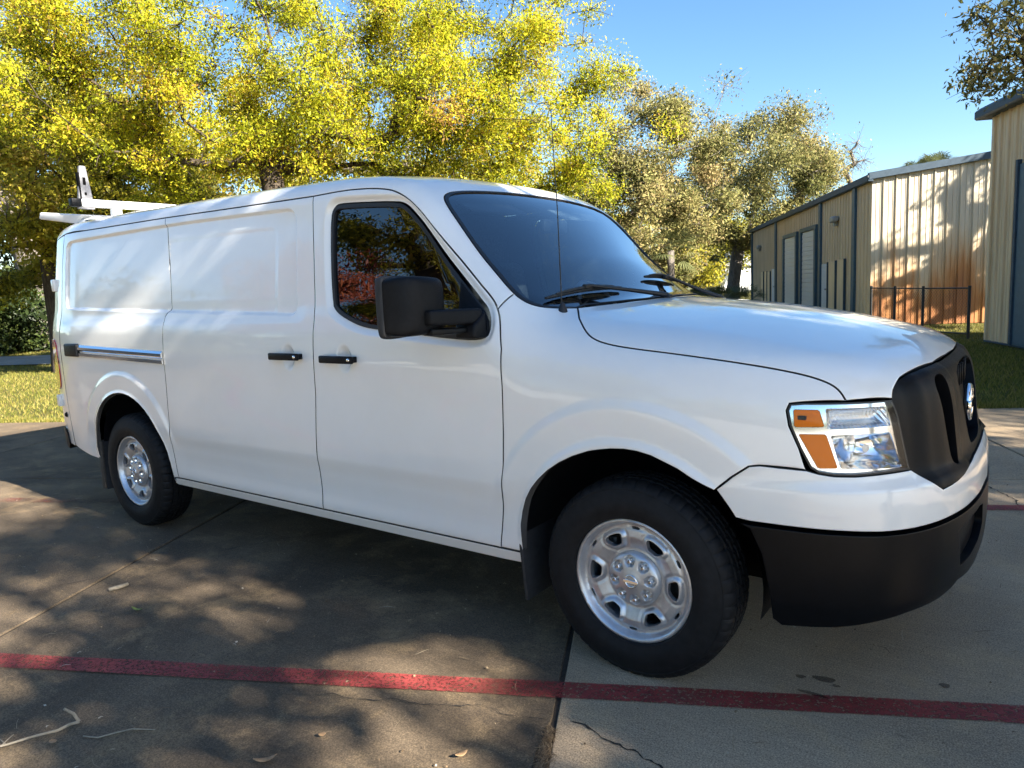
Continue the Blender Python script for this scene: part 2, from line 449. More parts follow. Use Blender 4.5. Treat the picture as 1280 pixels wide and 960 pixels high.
def _feat():
    out = []
    for L, ds in ((RECESS, (-.012, -.008, -.004, .001, .006, .010, .014)), (WIN, (-.037, -.030, -.020, -.010))):
        q = resample(L, .013)
        for d in ds: out.append(inset(q, d))
    x = np.arange(-3.2, -.5, .02)
    for z in (.60, .625, .65, .675, .70): out.append(np.stack([x, np.full(len(x), z)], 1))
    q = np.concatenate([arc(-3.68, .44, .635), np.zeros((0, 2))]); out.append(q)
    return np.concatenate(out)
def arc(cx, cz, r2):
    a = np.linspace(rad(5), rad(175), 190); o = []
    for d in (.054, .048, .036, .024, .012, 0, -.006): o.append(np.stack([cx+(r2-d)*np.cos(a), cz+(r2-d)*np.sin(a)], 1))
    for d in (.500, .490, .480): o.append(np.stack([cx+d*np.cos(a), cz+d*np.sin(a)], 1))
    return np.concatenate(o)
FEAT = _feat()
van = thing('cargo_van', 'white cargo van with unpainted black bumper parked on the red-lined concrete', 'van')

# ---- shut lines, in metres on the body
A_DOORREAR = [(-1.745,.405),(-1.724,.67),(-1.700,1.005),(-1.688,1.377),(-1.715,1.69),(-1.742,1.98)]
A_DOORTOP = [(-1.742,1.984),(-1.524,1.988),(-1.38,1.981),(-1.253,1.966),(-1.174,1.946),(-1.098,1.906),(-1.019,1.846),(-.943,1.770),(-.809,1.634),(-.702,1.521),(-.640,1.462),(-.598,1.415),(-.565,1.355),(-.540,1.25)]
A_DOORFRONT = [(-.534,1.10),(-.540,.90),(-.550,.75),(-.566,.594),(-.600,.405)]
A_SLREAR = [(-3.136,2.006),(-3.100,1.80),(-3.074,1.635),(-3.053,1.46),(-3.070,1.437),(-3.096,1.41),(-3.103,1.155),(-3.110,1.0),(-3.123,.777),(-3.133,.585),(-3.126,.405)]
GUT_SL = [(-2.363,1.993)]
GUT_Q = [(-4.572,2.02),(-4.2,2.016),(-3.808,2.012)]
ARCH_F = [(.339,.782),(.300,.800),(.263,.818),(.215,.846),(.166,.866),(.120,.884),(.067,.895),(.015,.898),(-.038,.894),(-.085,.886),(-.13,.876),(-.20,.850),(-.263,.818),(-.318,.781),(-.365,.739),(-.405,.695),(-.438,.646),(-.462,.59),(-.476,.532),(-.482,.44),(-.484,.362)]
def chaikin(P, n=2):
    P = np.asarray(P, float)
    for _ in range(n):
        Q = np.stack([.75*P[:-1]+.25*P[1:], .25*P[:-1]+.75*P[1:]], 1).reshape(-1, P.shape[1]); P = np.concatenate([P[:1], Q, P[-1:]])
    return P
DT = chaikin(A_DOORTOP); JJ = int(np.argmax(DT[:, 0] >= -.60)); DT = [tuple(q) for q in DT]
RC = (-3.665, .432)
ARCH_R = [(RC[0]+.478*math.cos(a), RC[1]+.488*math.sin(a)) for a in np.linspace(rad(-8), rad(185), 26)]

# door
door_out = A_DOORREAR+DT+A_DOORFRONT
front_door = panel('front_door', SIDE, side_pts(door_out), 'white_paint', van, holes=[side_pts(WIN)], res=.014, det=True, flange=.03)
slider = panel('sliding_door', SIDE, side_pts([(-3.126,.405)]+[(-1.745,.405)][:1]+A_DOORREAR[1:]+[(-1.742,1.984)]+GUT_SL+A_SLREAR[:-1]), 'white_paint', van, res=.014, det=True, flange=.03)
quarter = panel('quarter_panel', SIDE, side_pts(A_SLREAR+[(-3.185,.398)]+ARCH_R+[(-4.16,.42),(-4.29,.43),(-4.567,.475),(-4.578,.75),(-4.575,.997),(-4.571,1.405),(-4.583,1.751),(-4.572,1.99)]+GUT_Q), 'white_paint', van, res=.012, det=True, flange=.03)
sill = panel('rocker_sill', SIDE, side_pts([(-3.205,.36),(-3.17,.398),(-3.1,.402),(-.60,.402),(-.488,.402),(-.488,.348),(-.6,.345),(-3.18,.348)]), 'white_paint', van, res=.02, flange=.10)
# windscreen edge (right half), then cowl edge / hood edge
WS_SIDE = np.array([(-1.022,-.70),(-.998,-.762),(-.945,-.795),(-.82,-.815),(-.66,-.832),(-.575,-.842)])
WS_LOW = np.array([(-.53,-.838),(-.49,-.825),(-.45,-.80),(-.41,-.755),(-.365,-.68)])
WS_TOP = np.array([(-1.028,-.60),(-1.022,-.40),(-1.018,-.2),(-1.016,0)])
HOOD_REAR = np.array([(-.33,-.58),(-.285,-.45),(-.24,-.27),(-.215,0)])
def mir(P): P = np.array(P); P = P[::-1].copy(); P[:, 1] *= -1; return P
_H = chaikin(np.concatenate([WS_TOP[::-1], WS_SIDE, WS_LOW]), 2); _k = int(np.argmax((_H[:, 0] > -.576) & (_H[:, 1] < -.5)))
_c = int(np.argmax(_H[:, 1] < -.62))
WS_TOP, WS_SIDE, WS_LOW = _H[:_c][::-1], _H[_c:_k+1], _H[_k+1:]
ws_side3, ws_low3, ws_top3, hood_rear3 = (onz(a[:, 0], a[:, 1]) for a in (WS_SIDE, WS_LOW, WS_TOP, HOOD_REAR))
HOODLINE = np.array([(-.293,-.791,1.356),(-.22,-.87,1.311),(-.173,-.901,1.286),(-.112,-.916,1.268),(-.015,-.923,1.253),(.157,-.924,1.236),(.356,-.918,1.211),(.529,-.892,1.183),(.61,-.873,1.164),(.666,-.858,1.142),(.697,-.852,1.119),(.717,-.852,1.085)])
HOODLINE = chaikin(HOODLINE, 2)
HL_TOP = np.array([(.601,-.911,1.085),(.563,-.926,1.081)]); HL_REAR = np.array([(.555,-.933,1.059),(.564,-.936,1.009),(.595,-.932,.936)])
HL_IN = np.array([(.832,-.738,1.081),(.850,-.726,1.028),(.885,-.701,.846)])
HL_BOT = np.array([(.836,-.774,.846),(.748,-.858,.844),(.693,-.893,.847),(.651,-.914,.855),(.626,-.923,.872)])
SPLIT = np.array([(.616,-.927,.866),(.479,-.962,.875),(.445,-.968,.870),(.391,-.977,.83)])
GR_TOP = np.array([(.832,-.724,1.107),(.842,-.668,1.142),(.858,-.61,1.153),(.907,-.405,1.163),(.926,-.2,1.169),(.934,0,1.171)])
GR_LOW = np.array([(.930,-.652,.805),(.965,-.604,.768),(1.0,-.55,.772),(1.012,-.452,.789),(1.02,-.35,.802),(1.024,-.238,.811),(1.03,0,.815)])
_fq = arc(-.005, .435, .650); FEAT_F = DIAG.uv(side_pts(_fq[_fq[:, 0] < .50]))
fender = panel('front_fender', DIAG, np.concatenate([side_pts([(-.484,.405),(-.60,.405)]+A_DOORFRONT[::-1][1:]+DT[JJ:][::-1]), ws_side3[-1:], ws_low3, HOODLINE, HL_TOP, HL_REAR, SPLIT, side_pts(ARCH_F[:-1])]), 'white_paint', van, res=.011, det=True, flange=.03)
half = np.concatenate([HOODLINE, np.array([(.76,-.812,1.083)]), HL_IN[:1], GR_TOP[:-1]])
hood = panel('hood', HOOD, np.concatenate([ws_low3[-1:]*1.0, half, GR_TOP[-1:], mir(half), mir(ws_low3[-1:]), mir(hood_rear3)[1:], hood_rear3[::-1][:0]]) if 0 else
    np.concatenate([hood_rear3[::-1], ws_low3[-1:], half, GR_TOP[-1:], mir(half), mir(ws_low3[-1:]), mir(hood_rear3[::-1])[:-1]]), 'white_paint', van, res=.028, flange=.03)
gut = side_pts(GUT_Q+A_SLREAR[:1]+GUT_SL+DT[:JJ+1])
rh = np.concatenate([gut, ws_side3[::-1], ws_top3[:-1]])
TOPZ = 1.985
rq = ony([-4.66, -4.76, -4.85, -4.92], [2.012, 2.004, 1.995, TOPZ])
rcn = root(*REAR.ray(np.array([[rad(30)*.9, TOPZ], [rad(16)*.9, TOPZ], [0, TOPZ]])))
rear_edge = np.concatenate([rcn[::-1], rq[::-1]])
roof = panel('roof', ROOF, np.concatenate([rear_edge, rh, ws_top3[-1:], mir(rh), mir(rear_edge)[:-1]]), 'white_paint', van, res=.03, flange=.02)
rear_r = [(-4.578,.47),(-4.578,.75),(-4.578,.997),(-4.574,1.405),(-4.586,1.751),(-4.576,2.012)]
rr = side_pts(rear_r)
rear_body = panel('rear_doors', REAR, np.concatenate([rr, rq, rcn, mir(rcn)[1:], mir(rq), mir(rr), np.array([[-5.0, y, .47] for y in (.6, 0, -.6)])]), 'white_paint', van, res=.05, flange=.02)
# front bumper cover (painted), lower bumper (black)
BB = np.array([(.402,-.978,.690),(.448,-.972,.683),(.545,-.955,.679),(.707,-.907,.672),(.825,-.829,.664),(.907,-.732,.662),(.986,-.569,.664),(1.035,-.366,.668),(1.055,-.18,.672),(1.058,0,.673)])
bh = np.concatenate([BB[::-1], np.array([(.378,-.981,.727),(.339,-.987,.782)]), SPLIT[::-1], HL_BOT[::-1][1:], HL_IN[-1:], GR_LOW[:-1]])
bumper = panel('front_bumper', FRONT, np.concatenate([bh, GR_LOW[-1:], mir(bh[1:])]), 'white_paint', van, res=.02, flange=.03)
BL = np.array([(.448,-.971,.655),(.483,-.964,.573),(.505,-.956,.45),(.511,-.936,.345),(.540,-.927,.322),(.686,-.889,.334),(.797,-.824,.350),(.882,-.733,.366),(.962,-.572,.378),(.988,-.508,.392),(1.005,-.469,.410),(1.023,-.338,.398),(1.04,-.15,.40),(1.045,0,.40)])
BBl = BB.copy(); BBl[:, 2] -= .010
FOG = np.array([(1.0,-.50,.600),(1.02,-.42,.612),(1.05,-.25,.622),(1.055,-.18,.61),(1.055,-.17,.54),(1.05,-.25,.50),(1.03,-.36,.475),(1.01,-.47,.468)])
blh = np.concatenate([BBl[1:], BL[::-1][:0]])
bl_half = np.concatenate([BBl[::-1], BL[:-1]])
lowb = panel('lower_bumper', FRONT, np.concatenate([bl_half, BL[-1:], mir(bl_half[1:])]), 'bumper_plastic', van, holes=[FOG, mir(FOG)], res=.022, off=.004, flange=.09)
for s in (0, 1):
    g = FOG if s == 0 else mir(FOG)
    panel('fog_recess', FRONT, g, 'bumper_plastic', lowb, res=.03, off=-.022, gap=-.004, flange=0, ring=0)
# ---- liner behind the shut lines, so that gaps read dark
def shell(name, lst, material, parent, th=-.035):
    vs = [];
    return
liner_out = side_pts([(-3.2,.42),(-.55,.42),(-.53,.9),(-.53,1.25),(-.62,1.45),(-.95,1.77),(-1.1,1.9),(-1.3,1.95),(-1.72,1.97),(-4.56,1.98),(-4.56,.5),(-4.22,.45)]+[(RC[0]+.55*math.cos(a), RC[1]+.55*math.sin(a)) for a in np.linspace(rad(170), rad(5), 16)])
liner = panel('inner_side', SIDE, liner_out, 'void_black', van, holes=[side_pts(inset(resample(WIN, .03), -.02))], res=.06, off=-.045, gap=0, flange=0, ring=0)
liner_f = panel('inner_fender', DIAG, np.concatenate([side_pts([(-.56,.6),(-.56,1.25),(-.50,1.36)]), onz([-.40,-.2,.3,.55,.60], [-.72,-.84,-.86,-.82,-.76]), side_pts([(.57,1.05),(.62,.90),(.45,.84)]), side_pts([(.56*math.cos(a), .435+.56*math.sin(a)) for a in np.linspace(rad(46), rad(170), 14)])]), 'void_black', van, res=.06, off=-.05, gap=0, flange=0, ring=0)

# ---- side glass
def ring_panel(name, chart, loop3d, w, material, parent, off=0, res=.012, flange=.012, extra=0):
    L = chart.uv(resample(loop3d, res)); return panel(name, chart, None, material, parent, loops2d=[inset(L, extra), inset(L, w)], res=res, gap=0, off=off, flange=flange, ring=0)
win3 = side_pts(WIN)
def det_off(v): return v
seal = ring_panel('window_seal', SIDE, win3, .020, 'seal_rubber', front_door, off=-.016, extra=.001, res=.008)
glass = panel('window_glass', SIDE, None, 'tinted_glass', front_door, loops2d=[inset(SIDE.uv(resample(win3, .012)), .018)], res=.05, gap=0, off=-.028, flange=0, ring=0)
SAIL = side_pts([(-.775,1.53),(-.70,1.455),(-.640,1.40),(-.618,1.33),(-.632,1.296),(-.775,1.294)])
sail = panel('mirror_sail', SIDE, SAIL, 'black_plastic', front_door, res=.03, gap=0, off=-.012, flange=.01, ring=0)

# ---- windscreen with its dark band
ws_loop = np.concatenate([ws_top3[-1:], ws_top3[::-1][1:], ws_side3, ws_low3, onz([-.36,-.31,-.26,-.235], [-.62,-.45,-.25,0])])
ws_full = np.concatenate([ws_loop, mir(ws_loop[1:-1])])
wl = ROOF.uv(resample(ws_full, .02))
windshield = panel('windshield', ROOF, None, 'windshield_glass', van, loops2d=[inset(wl, .004)], res=.045, gap=0, off=-.004, flange=0, ring=0)
c0 = np.array([wl[:, 0].mean(), 0])
def frit_inner():
    q = inset(wl, .034); low = sstep(-.62, -.40, q[:, 0]); q = q.copy(); q[:, 0] -= low*.045; return q
panel('frit_band', ROOF, None, 'seal_rubber', windshield, loops2d=[inset(wl, .006), frit_inner()], res=.02, gap=0, off=-.0075, flange=0, ring=0)
ring_panel('windshield_trim', ROOF, ws_full, .011, 'seal_rubber', windshield, off=.0015, res=.02, flange=.006, extra=.0005)
cow = [(-.47,-.80),(-.40,-.71),(-.33,-.56),(-.27,-.40),(-.215,-.2),(-.20,0)]
cowl = panel('cowl', ROOF, np.concatenate([onz(*np.array([(-.50,-.80),(-.43,-.62),(-.37,-.42),(-.34,0)]).T)[:0], onz([a[0]-.05 for a in cow], [a[1] for a in cow]), mir(onz([a[0]-.05 for a in cow], [a[1] for a in cow]))[1:], mir(onz([a[0]+.10 for a in cow], [a[1] for a in cow]))[::-1][::-1], onz([a[0]+.10 for a in cow], [a[1] for a in cow])[::-1][1:]]), 'black_plastic', van, res=.05, off=-.03, gap=0, flange=0, ring=0)

# ---- handles, sliding rail, fuel of small fittings
def handle(cx, cz, parent):
    y = -1.005
    h = bevel_obj('door_handle', *merge(box_vf(cx, y-.034, cz, .235, .018, .036)), 'black_plastic', parent, .007, 3)
    box('handle_mount', (cx-.085, y-.012, cz), (.03, .04, .028), 'black_plastic', h, .004)
    box('handle_mount', (cx+.095, y-.012, cz), (.03, .04, .028), 'black_plastic', h, .004)
    mesh('lock_barrel', *[[tuple((a+cx+.095, b+y-.043, c+cz)) for a, b, c in lathe_vf([(0, .002), (.008, .002), (.009, 0)], 12)[0]], lathe_vf([(0, .002), (.008, .002), (.009, 0)], 12)[1]], 'chrome', h)
    return h
handle(-1.490, 1.190, front_door); handle(-1.888, 1.197, slider)
trk = thing('x', 'x', 'x'); bpy.data.objects.remove(trk)
def rail():
    P = []
    prof = [(0, .0), (.010, .004), (.020, .016), (.020, .034), (.012, .044), (0, .046), (-.002, .050), (.016, .056), (.016, .078), (0, .084)]
    xs = np.linspace(-4.22, -3.108, 24); V = []; Fc = []
    for x in xs:
        z0 = 1.232+(x+4.2)*-.0255; b = ony([x], [z0-.04])[0]
        for o, dz in prof: V.append((x, b[1]-o+.004, z0-dz))
    n = len(prof)
    for i in range(len(xs)-1):
        for k in range(n-1): Fc.append((i*n+k, (i+1)*n+k, (i+1)*n+k+1, i*n+k+1))
    Fc.append(tuple(range(n))); Fc.append(tuple(range((len(xs)-1)*n, len(xs)*n))[::-1])
    r = mesh('sliding_rail', V, Fc, 'chrome', van, auto=30)
    b = ony([-4.31], [1.19])[0]
    box('rail_end_cap', (-4.312, b[1]-.004, 1.194), (.19, .042, .090), 'black_plastic', r, .012, 3)
    return r
srail = rail()

# ---- grille
speck('grille_plastic', (.0036, .0042, .0056), .38, .35, 30, .2, 700, spec=.13)
GRI = np.concatenate([GR_TOP, mir(GR_TOP[:-1]), mir(HL_IN[-1:]), mir(GR_LOW[:-1]), GR_LOW[::-1], HL_IN[-1:]])
slotL = smooth_poly([(-.575,1.095),(-.545,1.122),(-.44,1.128),(-.425,1.10),(-.40,.90),(-.405,.83),(-.44,.815),(-.485,.835),(-.51,.90),(-.56,1.06)], 2)
slotL = np.stack([(slotL[:, 0]+.475)*.58-.475, slotL[:, 1]], 1)
cenp = smooth_poly([(-.30,1.135),(.30,1.135),(.27,1.0),(.20,.86),(.16,.835),(-.16,.835),(-.20,.86),(-.27,1.0)], 2)
def onx(y, z):
    y, z = np.array(y, float), np.array(z, float)
    return root(np.stack([np.full(y.shape, 1.4), y, z], 1), np.tile([-1., 0, 0], (len(y), 1)), 1.2, 40)
def gdisp(P, uv):
    y, z = P[:, 1], P[:, 2]
    d = -.020*sstep(.60, .67, np.abs(y))-.008*sstep(1.140, 1.160, z)
    return d+.010*sstep(.33, .40, np.abs(y))*sstep(.60, .52, np.abs(y))
slL = onx(slotL[:, 0], slotL[:, 1]); slR = mir(slL); cen3 = onx(cenp[:, 0], cenp[:, 1])
grille = panel('grille', FRONT, GRI, 'grille_plastic', van, holes=[slL, slR, cen3], res=.016, flange=.055, disp=gdisp)
for q in (slL, slR): panel('slot_recess', FRONT, q, 'void_black', grille, res=.03, gap=-.006, off=-.05, flange=0, ring=0)
panel('centre_panel', FRONT, cen3, 'grille_plastic', grille, res=.03, gap=-.006, off=-.042, flange=0, ring=0)
for k in range(9):     # fine bars of the centre opening, each a piece of its own
    y = -.20+k*.05
    if abs(y) < .01: continue
    box('grille_bar', (.966-.06*abs(y), y, 1.085), (.014, .010, .085), 'bumper_plastic', grille, .003, 1)
# round badge: ring with a bar and the maker's letters
bx, bz = .968, .965
def torus_vf(R, r, n=40, m=10, sy=1):
    V = []; Fc = []
    for i in range(n):
        a = 2*math.pi*i/n
        for k in range(m):
            b = 2*math.pi*k/m; q = R+r*math.cos(b); V.append((r*math.sin(b)*sy, q*math.cos(a), q*math.sin(a)))
    for i in range(n):
        for k in range(m): Fc.append((i*m+k, ((i+1) % n)*m+k, ((i+1) % n)*m+(k+1) % m, i*m+(k+1) % m))
    return V, Fc
emb = mesh('emblem', [(x+bx+.02, y, z+bz) for x, y, z in torus_vf(.062, .014)[0]], torus_vf(.062, .014)[1], 'chrome', grille)
box('emblem_bar', (bx+.026, 0, bz), (.022, .176, .034), 'chrome', emb, .006, 2)
def text_obj(name, body, size, material, parent, loc, rot, ext=.001, sp=1.0):
    cu = bpy.data.curves.new(name, 'FONT'); cu.body = body; cu.size = size; cu.extrude = ext; cu.align_x = 'CENTER'; cu.align_y = 'CENTER'; cu.space_character = sp
    o = bpy.data.objects.new(name, cu); COL.objects.link(o)
    dg = bpy.context.evaluated_depsgraph_get(); me = bpy.data.meshes.new_from_object(o.evaluated_get(dg))
    bpy.data.objects.remove(o); o = bpy.data.objects.new(name, me); me.materials.clear(); me.materials.append(MAT[material]); link(o, parent)
    o.location = loc; o.rotation_euler = rot; return o
text_obj('emblem_lettering', 'NISSAN', .034, 'void_black', emb, (bx+.038, 0, bz), (rad(90), 0, rad(90)), .0012, 1.05)

# ---- headlights
HLO = np.concatenate([np.array([(.717,-.852,1.084)]), HL_TOP, HL_REAR, HL_BOT[::-1], HL_IN[::-1]])
hl = thing('headlight', '', ''); hl.parent = van
for k in ('label', 'category'): del hl[k]
U = lambda P: FRONT.uv(np.array(P, float))
ho = FRONT.uv(resample(HLO, .012))
panel('lamp_bezel', FRONT, None, 'seal_rubber', hl, loops2d=[inset(ho, .002), inset(ho, .0075)], res=.01, gap=0, off=-.002, flange=.05, ring=0)
panel('lens', FRONT, None, 'lens_glass', hl, loops2d=[inset(ho, .006)], res=.03, gap=0, off=-.001, flange=0, ring=0)
AM1 = [(.575,-.926,1.063),(.650,-.896,1.061),(.667,-.896,1.004),(.579,-.932,1.004)]
AM2 = [(.592,-.93,.982),(.672,-.896,.981),(.707,-.883,.869),(.651,-.913,.869)]
UPR = [(.666,-.887,1.065),(.824,-.756,1.062),(.841,-.745,.995),(.674,-.893,.997)]
LOW = [(.684,-.89,.977),(.840,-.750,.976),(.873,-.718,.856),(.714,-.879,.868)]
hi = inset(ho, .007)
rnd = lambda P: smooth_poly(resample(FRONT.uv(np.array(P, float)), .02), 1)
panel('lamp_frame', FRONT, None, 'lamp_chrome', hl, loops2d=[hi]+[rnd(q) for q in (AM1, AM2, UPR, LOW)], res=.012, gap=0, off=-.016, flange=.045, ring=0)
for q in (AM1, AM2):
    panel('amber_lens', FRONT, None, 'amber_lens', hl, loops2d=[rnd(q)], res=.012, gap=.0015, off=-.014, flange=.02, disp=lambda P, uv: -.0006*np.cos(uv[:, 0]*900))
box('marker_tab', (.598, -.912, 1.034), (.026, .010, .013), 'seal_rubber', hl, .002, 1)
def bowl_up(P, uv):
    s = poly_sdf(uv[:, 0], uv[:, 1], rnd(UPR)); return -.035*sstep(0, -.030, s)
o_ = panel('upper_reflector', FRONT, None, 'lamp_ribs', hl, loops2d=[rnd(UPR)], res=.007, gap=0, off=-.020, flange=0, disp=bowl_up, ring=0) if 'lamp_ribs' in MAT else None
ribm = mat('lamp_ribs', (.86, .87, .89), .10, metal=1); t_, N_, L_, b_ = nt(ribm)
wv = N_('TexWave', wave_type='BANDS', bands_direction='DIAGONAL'); wv.inputs['Scale'].default_value = 34; wv.inputs['Distortion'].default_value = 0
L_(N_('TexCoord').outputs['Object'], wv.inputs['Vector']); bp_ = N_('Bump'); bp_.inputs['Strength'].default_value = .7; bp_.inputs['Distance'].default_value = .006
L_(wv.outputs['Fac'], bp_.inputs['Height']); L_(bp_.outputs[0], b_.inputs['Normal'])
panel('upper_reflector', FRONT, None, 'lamp_ribs', hl, loops2d=[rnd(UPR)], res=.008, gap=0, off=-.020, flange=0, disp=bowl_up, ring=0)
cl = FRONT.uv(np.array([(.80,-.815,.925)]))[0]
def bowl_low(P, uv):
    r = np.hypot((uv[:, 0]-cl[0])/.115, (uv[:, 1]-cl[1])/.075)
    s = poly_sdf(uv[:, 0], uv[:, 1], rnd(LOW)); return -.085*np.clip(1-r*r*.55, .15, 1)*sstep(0, -.012, s)
panel('lower_reflector', FRONT, None, 'lamp_chrome', hl, loops2d=[rnd(LOW)], res=.008, gap=0, off=-.020, flange=0, disp=bowl_low, ring=0)
pb = root(*FRONT.ray(cl[None, :]))[0]; nb = np.array(grad(pb[:1]*0+pb[0], pb[1:2], pb[2:3])).ravel()
tube('bulb_shield', [tuple(pb-nb*.085), tuple(pb-nb*.045)], [.016, .013], 'lamp_chrome', hl, 16)
V_, F_ = box_vf(0, 0, 0, 1, 1, 1)
# housing that closes the lamp from behind
panel('lamp_housing', FRONT, None, 'void_black', hl, loops2d=[inset(ho, -.004)], res=.05, gap=0, off=-.115, flange=0, ring=0)
def copy_tree(o, parent, sc=None):
    c = o.copy(); COL.objects.link(c); c.parent = parent
    if sc: c.scale = sc
    for ch in list(o.children):
        if ch is not c: copy_tree(ch, c)
    return c

# ---- tail lamp
TL = smooth_poly(np.array([(-4.70,1.262),(-4.90,1.262),(-4.96,1.22),(-4.93,.92),(-4.88,.885),(-4.74,.885),(-4.68,.93),(-4.66,1.1)]), 1)
tailp = panel('tail_lamp', SIDE, side_pts(TL), 'red_lens', van, res=.03, gap=0, off=.007, flange=.02)
rb = [(-4.70,.47),(-4.72,.555),(-4.78,.58),(-4.90,.58),(-4.90,.43),(-4.74,.43)]
rbump = panel('rear_bumper', SIDE, side_pts(rb), 'bumper_plastic', van, res=.03, gap=0, off=.012, flange=.08)
box('rear_bumper_beam', (-5.04, 0, .51), (.10, 1.46, .14), 'bumper_plastic', rbump, .03, 3)
b = ony([-4.66], [.70])[0]
mesh('park_sensor', [(x*.9-4.665, y*.9+b[1]+.006, z*.9+.70) for x, y, z in lathe_vf([(0, .022), (.014, .020), (.022, .008), (.024, 0)], 16)[0]], lathe_vf([(0, .022), (.014, .020), (.022, .008), (.024, 0)], 16)[1], 'black_plastic', van)
b = ony([-4.80], [1.66])[0]
box('door_hinge', (-4.80, b[1]-.012, 1.66), (.05, .03, .09), 'white_paint', van, .008)
box('door_hinge', (-4.78, ony([-4.78], [.80])[0][1]-.012, .80), (.05, .03, .09), 'white_paint', van, .008)

# ---- wheels: tyre, pressed steel rim with six windows, hub cap with eight nuts
RT = .3875; TW = .245
def tyre_profile():
    return [(.214, -.085), (.222, -.10), (.245, -.117), (.29, -.1225), (.33, -.117), (.362, -.106), (.376, -.096), (.3845, -.080),
            (.3875, -.062), (.3875, -.058), (.379, -.056), (.379, -.048), (.3885, -.046), (.3885, -.022), (.380, -.020), (.380, -.012), (.389, -.010),
            (.389, .010), (.380, .012), (.380, .020), (.3885, .022), (.3885, .046), (.379, .048), (.379, .056), (.3875, .058), (.3875, .062), (.3845, .080),
            (.376, .096), (.368, .1035), (.362, .108), (.356, .1105), (.354, .1095), (.345, .1135), (.33, .1195), (.318, .1215), (.314, .1235), (.29, .1245), (.270, .1225), (.266, .1205), (.255, .1185), (.249, .1155), (.246, .1150), (.243, .110), (.240, .100), (.22, .085)]
def build_wheel():
    w = bpy.data.objects.new('wheel', None); link(w, van)
    prof = tyre_profile(); n = 288
    V, Fc = lathe_vf(prof, n); V = np.array(V)
    # tread blocks: cut shoulder ribs and centre ribs with angled sipes
    m = len(prof)
    for i, (r, h) in enumerate(prof):
        a = np.arange(n)
        if r > .383:
            ph = (a+int(round(h*110))) % 7 if abs(h) < .05 else (a % 6)
            cut = (ph == 0); V[i*n:(i+1)*n][cut, 0] *= (r-.006)/r; V[i*n:(i+1)*n][cut, 2] *= (r-.006)/r
        elif .36 < r < .378:
            cut = (a % 6) == 0; k_ = (r-.004)/r; V[i*n:(i+1)*n][cut, 0] *= k_; V[i*n:(i+1)*n][cut, 2] *= k_
        # flat where it carries the van
    z = V[:, 2]; V[:, 2] = np.where(z < -.378, -.378-(z+.378)*-.0, z)
    mesh('tyre', V, Fc, 'tyre_rubber', w, auto=32)
    for k in range(26):      # raised lettering blocks on the sidewall
        if k % 13 in (9, 10, 11, 12): continue
        a0 = rad(65)+(k//13)*math.pi-k % 13*.085; V2 = []; wd = .028
        for da in (0, wd/.3*.6):
            for r in (.292, .318):
                V2.append((r*math.cos(a0-da), -.1262, r*math.sin(a0-da)))
    # rim face
    def depth(r, th):
        h = np.interp(r, [0, .085, .100, .118, .135, .165, .192, .2, .213, .220, .226, .234, .240], [.070, .070, .068, .066, .074, .085, .082, .077, .076, .092, .104, .107, .103])
        return h
    A0 = rad(0)
    loops = [np.array([(.240*math.cos(a), .240*math.sin(a)) for a in np.linspace(0, 2*math.pi, 120, endpoint=False)])]
    for k in range(6):
        a = A0+k*math.pi/3; q = smooth_poly([(.138, -.085), (.144, -.155), (.171, -.225), (.1815, -.195), (.184, -.08), (.184, .08), (.1815, .195), (.171, .225), (.144, .155), (.138, .085)], 2)
        loops.append(np.array([(r*math.cos(a+t), r*math.sin(a+t)) for r, t in q]))
        a += math.pi/6; q = smooth_poly([(.1965, -.08), (.1965, .08), (.2075, .08), (.2075, -.08)], 2)
        loops.append(np.array([(r*math.cos(a+t), r*math.sin(a+t)) for r, t in q]))
    V2, T = cdt(loops, .0055, .003)
    r = np.hypot(V2[:, 0], V2[:, 1]); h = depth(r, np.arctan2(V2[:, 1], V2[:, 0]))
    sd_ = np.min([poly_sdf(V2[:, 0], V2[:, 1], l) for l in loops[1::2]], 0); h = h+.007*sstep(.016, .004, sd_)-.003*sstep(.030, .018, sd_)*sstep(.012, .018, sd_)
    P = np.stack([V2[:, 0], -h, V2[:, 1]], 1); cr = np.cross(P[T[:, 1]]-P[T[:, 0]], P[T[:, 2]]-P[T[:, 0]])
    T[cr[:, 1] > 0] = T[cr[:, 1] > 0][:, ::-1]
    V = [tuple(q) for q in P]; Fc = [tuple(map(int, t)) for t in T]
    ed = {(t[i], t[(i+1) % 3]) for t in Fc for i in range(3)}; bd = [e for e in ed if (e[1], e[0]) not in ed]; idx = {}
    for v in {a for e in bd for a in e}:
        q = V[v]; rr_ = math.hypot(q[0], q[2]); k_ = 1 if rr_ < .23 else .985
        idx[v] = len(V); V.append(q); V.append((q[0]*k_, q[1]+(.022 if rr_ < .23 else .03), q[2]*k_))
    for a, b in bd: Fc.append((idx[b], idx[a], idx[a]+1, idx[b]+1))
    rim = mesh('rim', V, Fc, 'rim_silver', w, auto=45)
    mesh('rim_barrel', *lathe_vf([(.236, .098), (.224, .075), (.205, .04), (.20, -.08), (.226, -.09)], 48), 'rim_silver', rim)
    mesh('brake_disc', *lathe_vf([(0, -.004), (.165, -.004), (.165, -.030), (0, -.030)], 40), 'disc_steel', w, auto=40)
    mesh('back_cover', *lathe_vf([(0, -.055), (.235, -.055)], 40), 'void_black', w)
    box('brake_caliper', (-.14, .0, .05), (.07, .05, .15), 'disc_steel', w, .01)
    # hub cap
    cap = [(q, h_+.024) for q, h_ in [(0, .083), (.031, .083), (.038, .080), (.053, .077), (.087, .071), (.098, .066), (.105, .058), (.108, .046)]]
    V, Fc = lathe_vf(cap, 96); V = np.array(V)
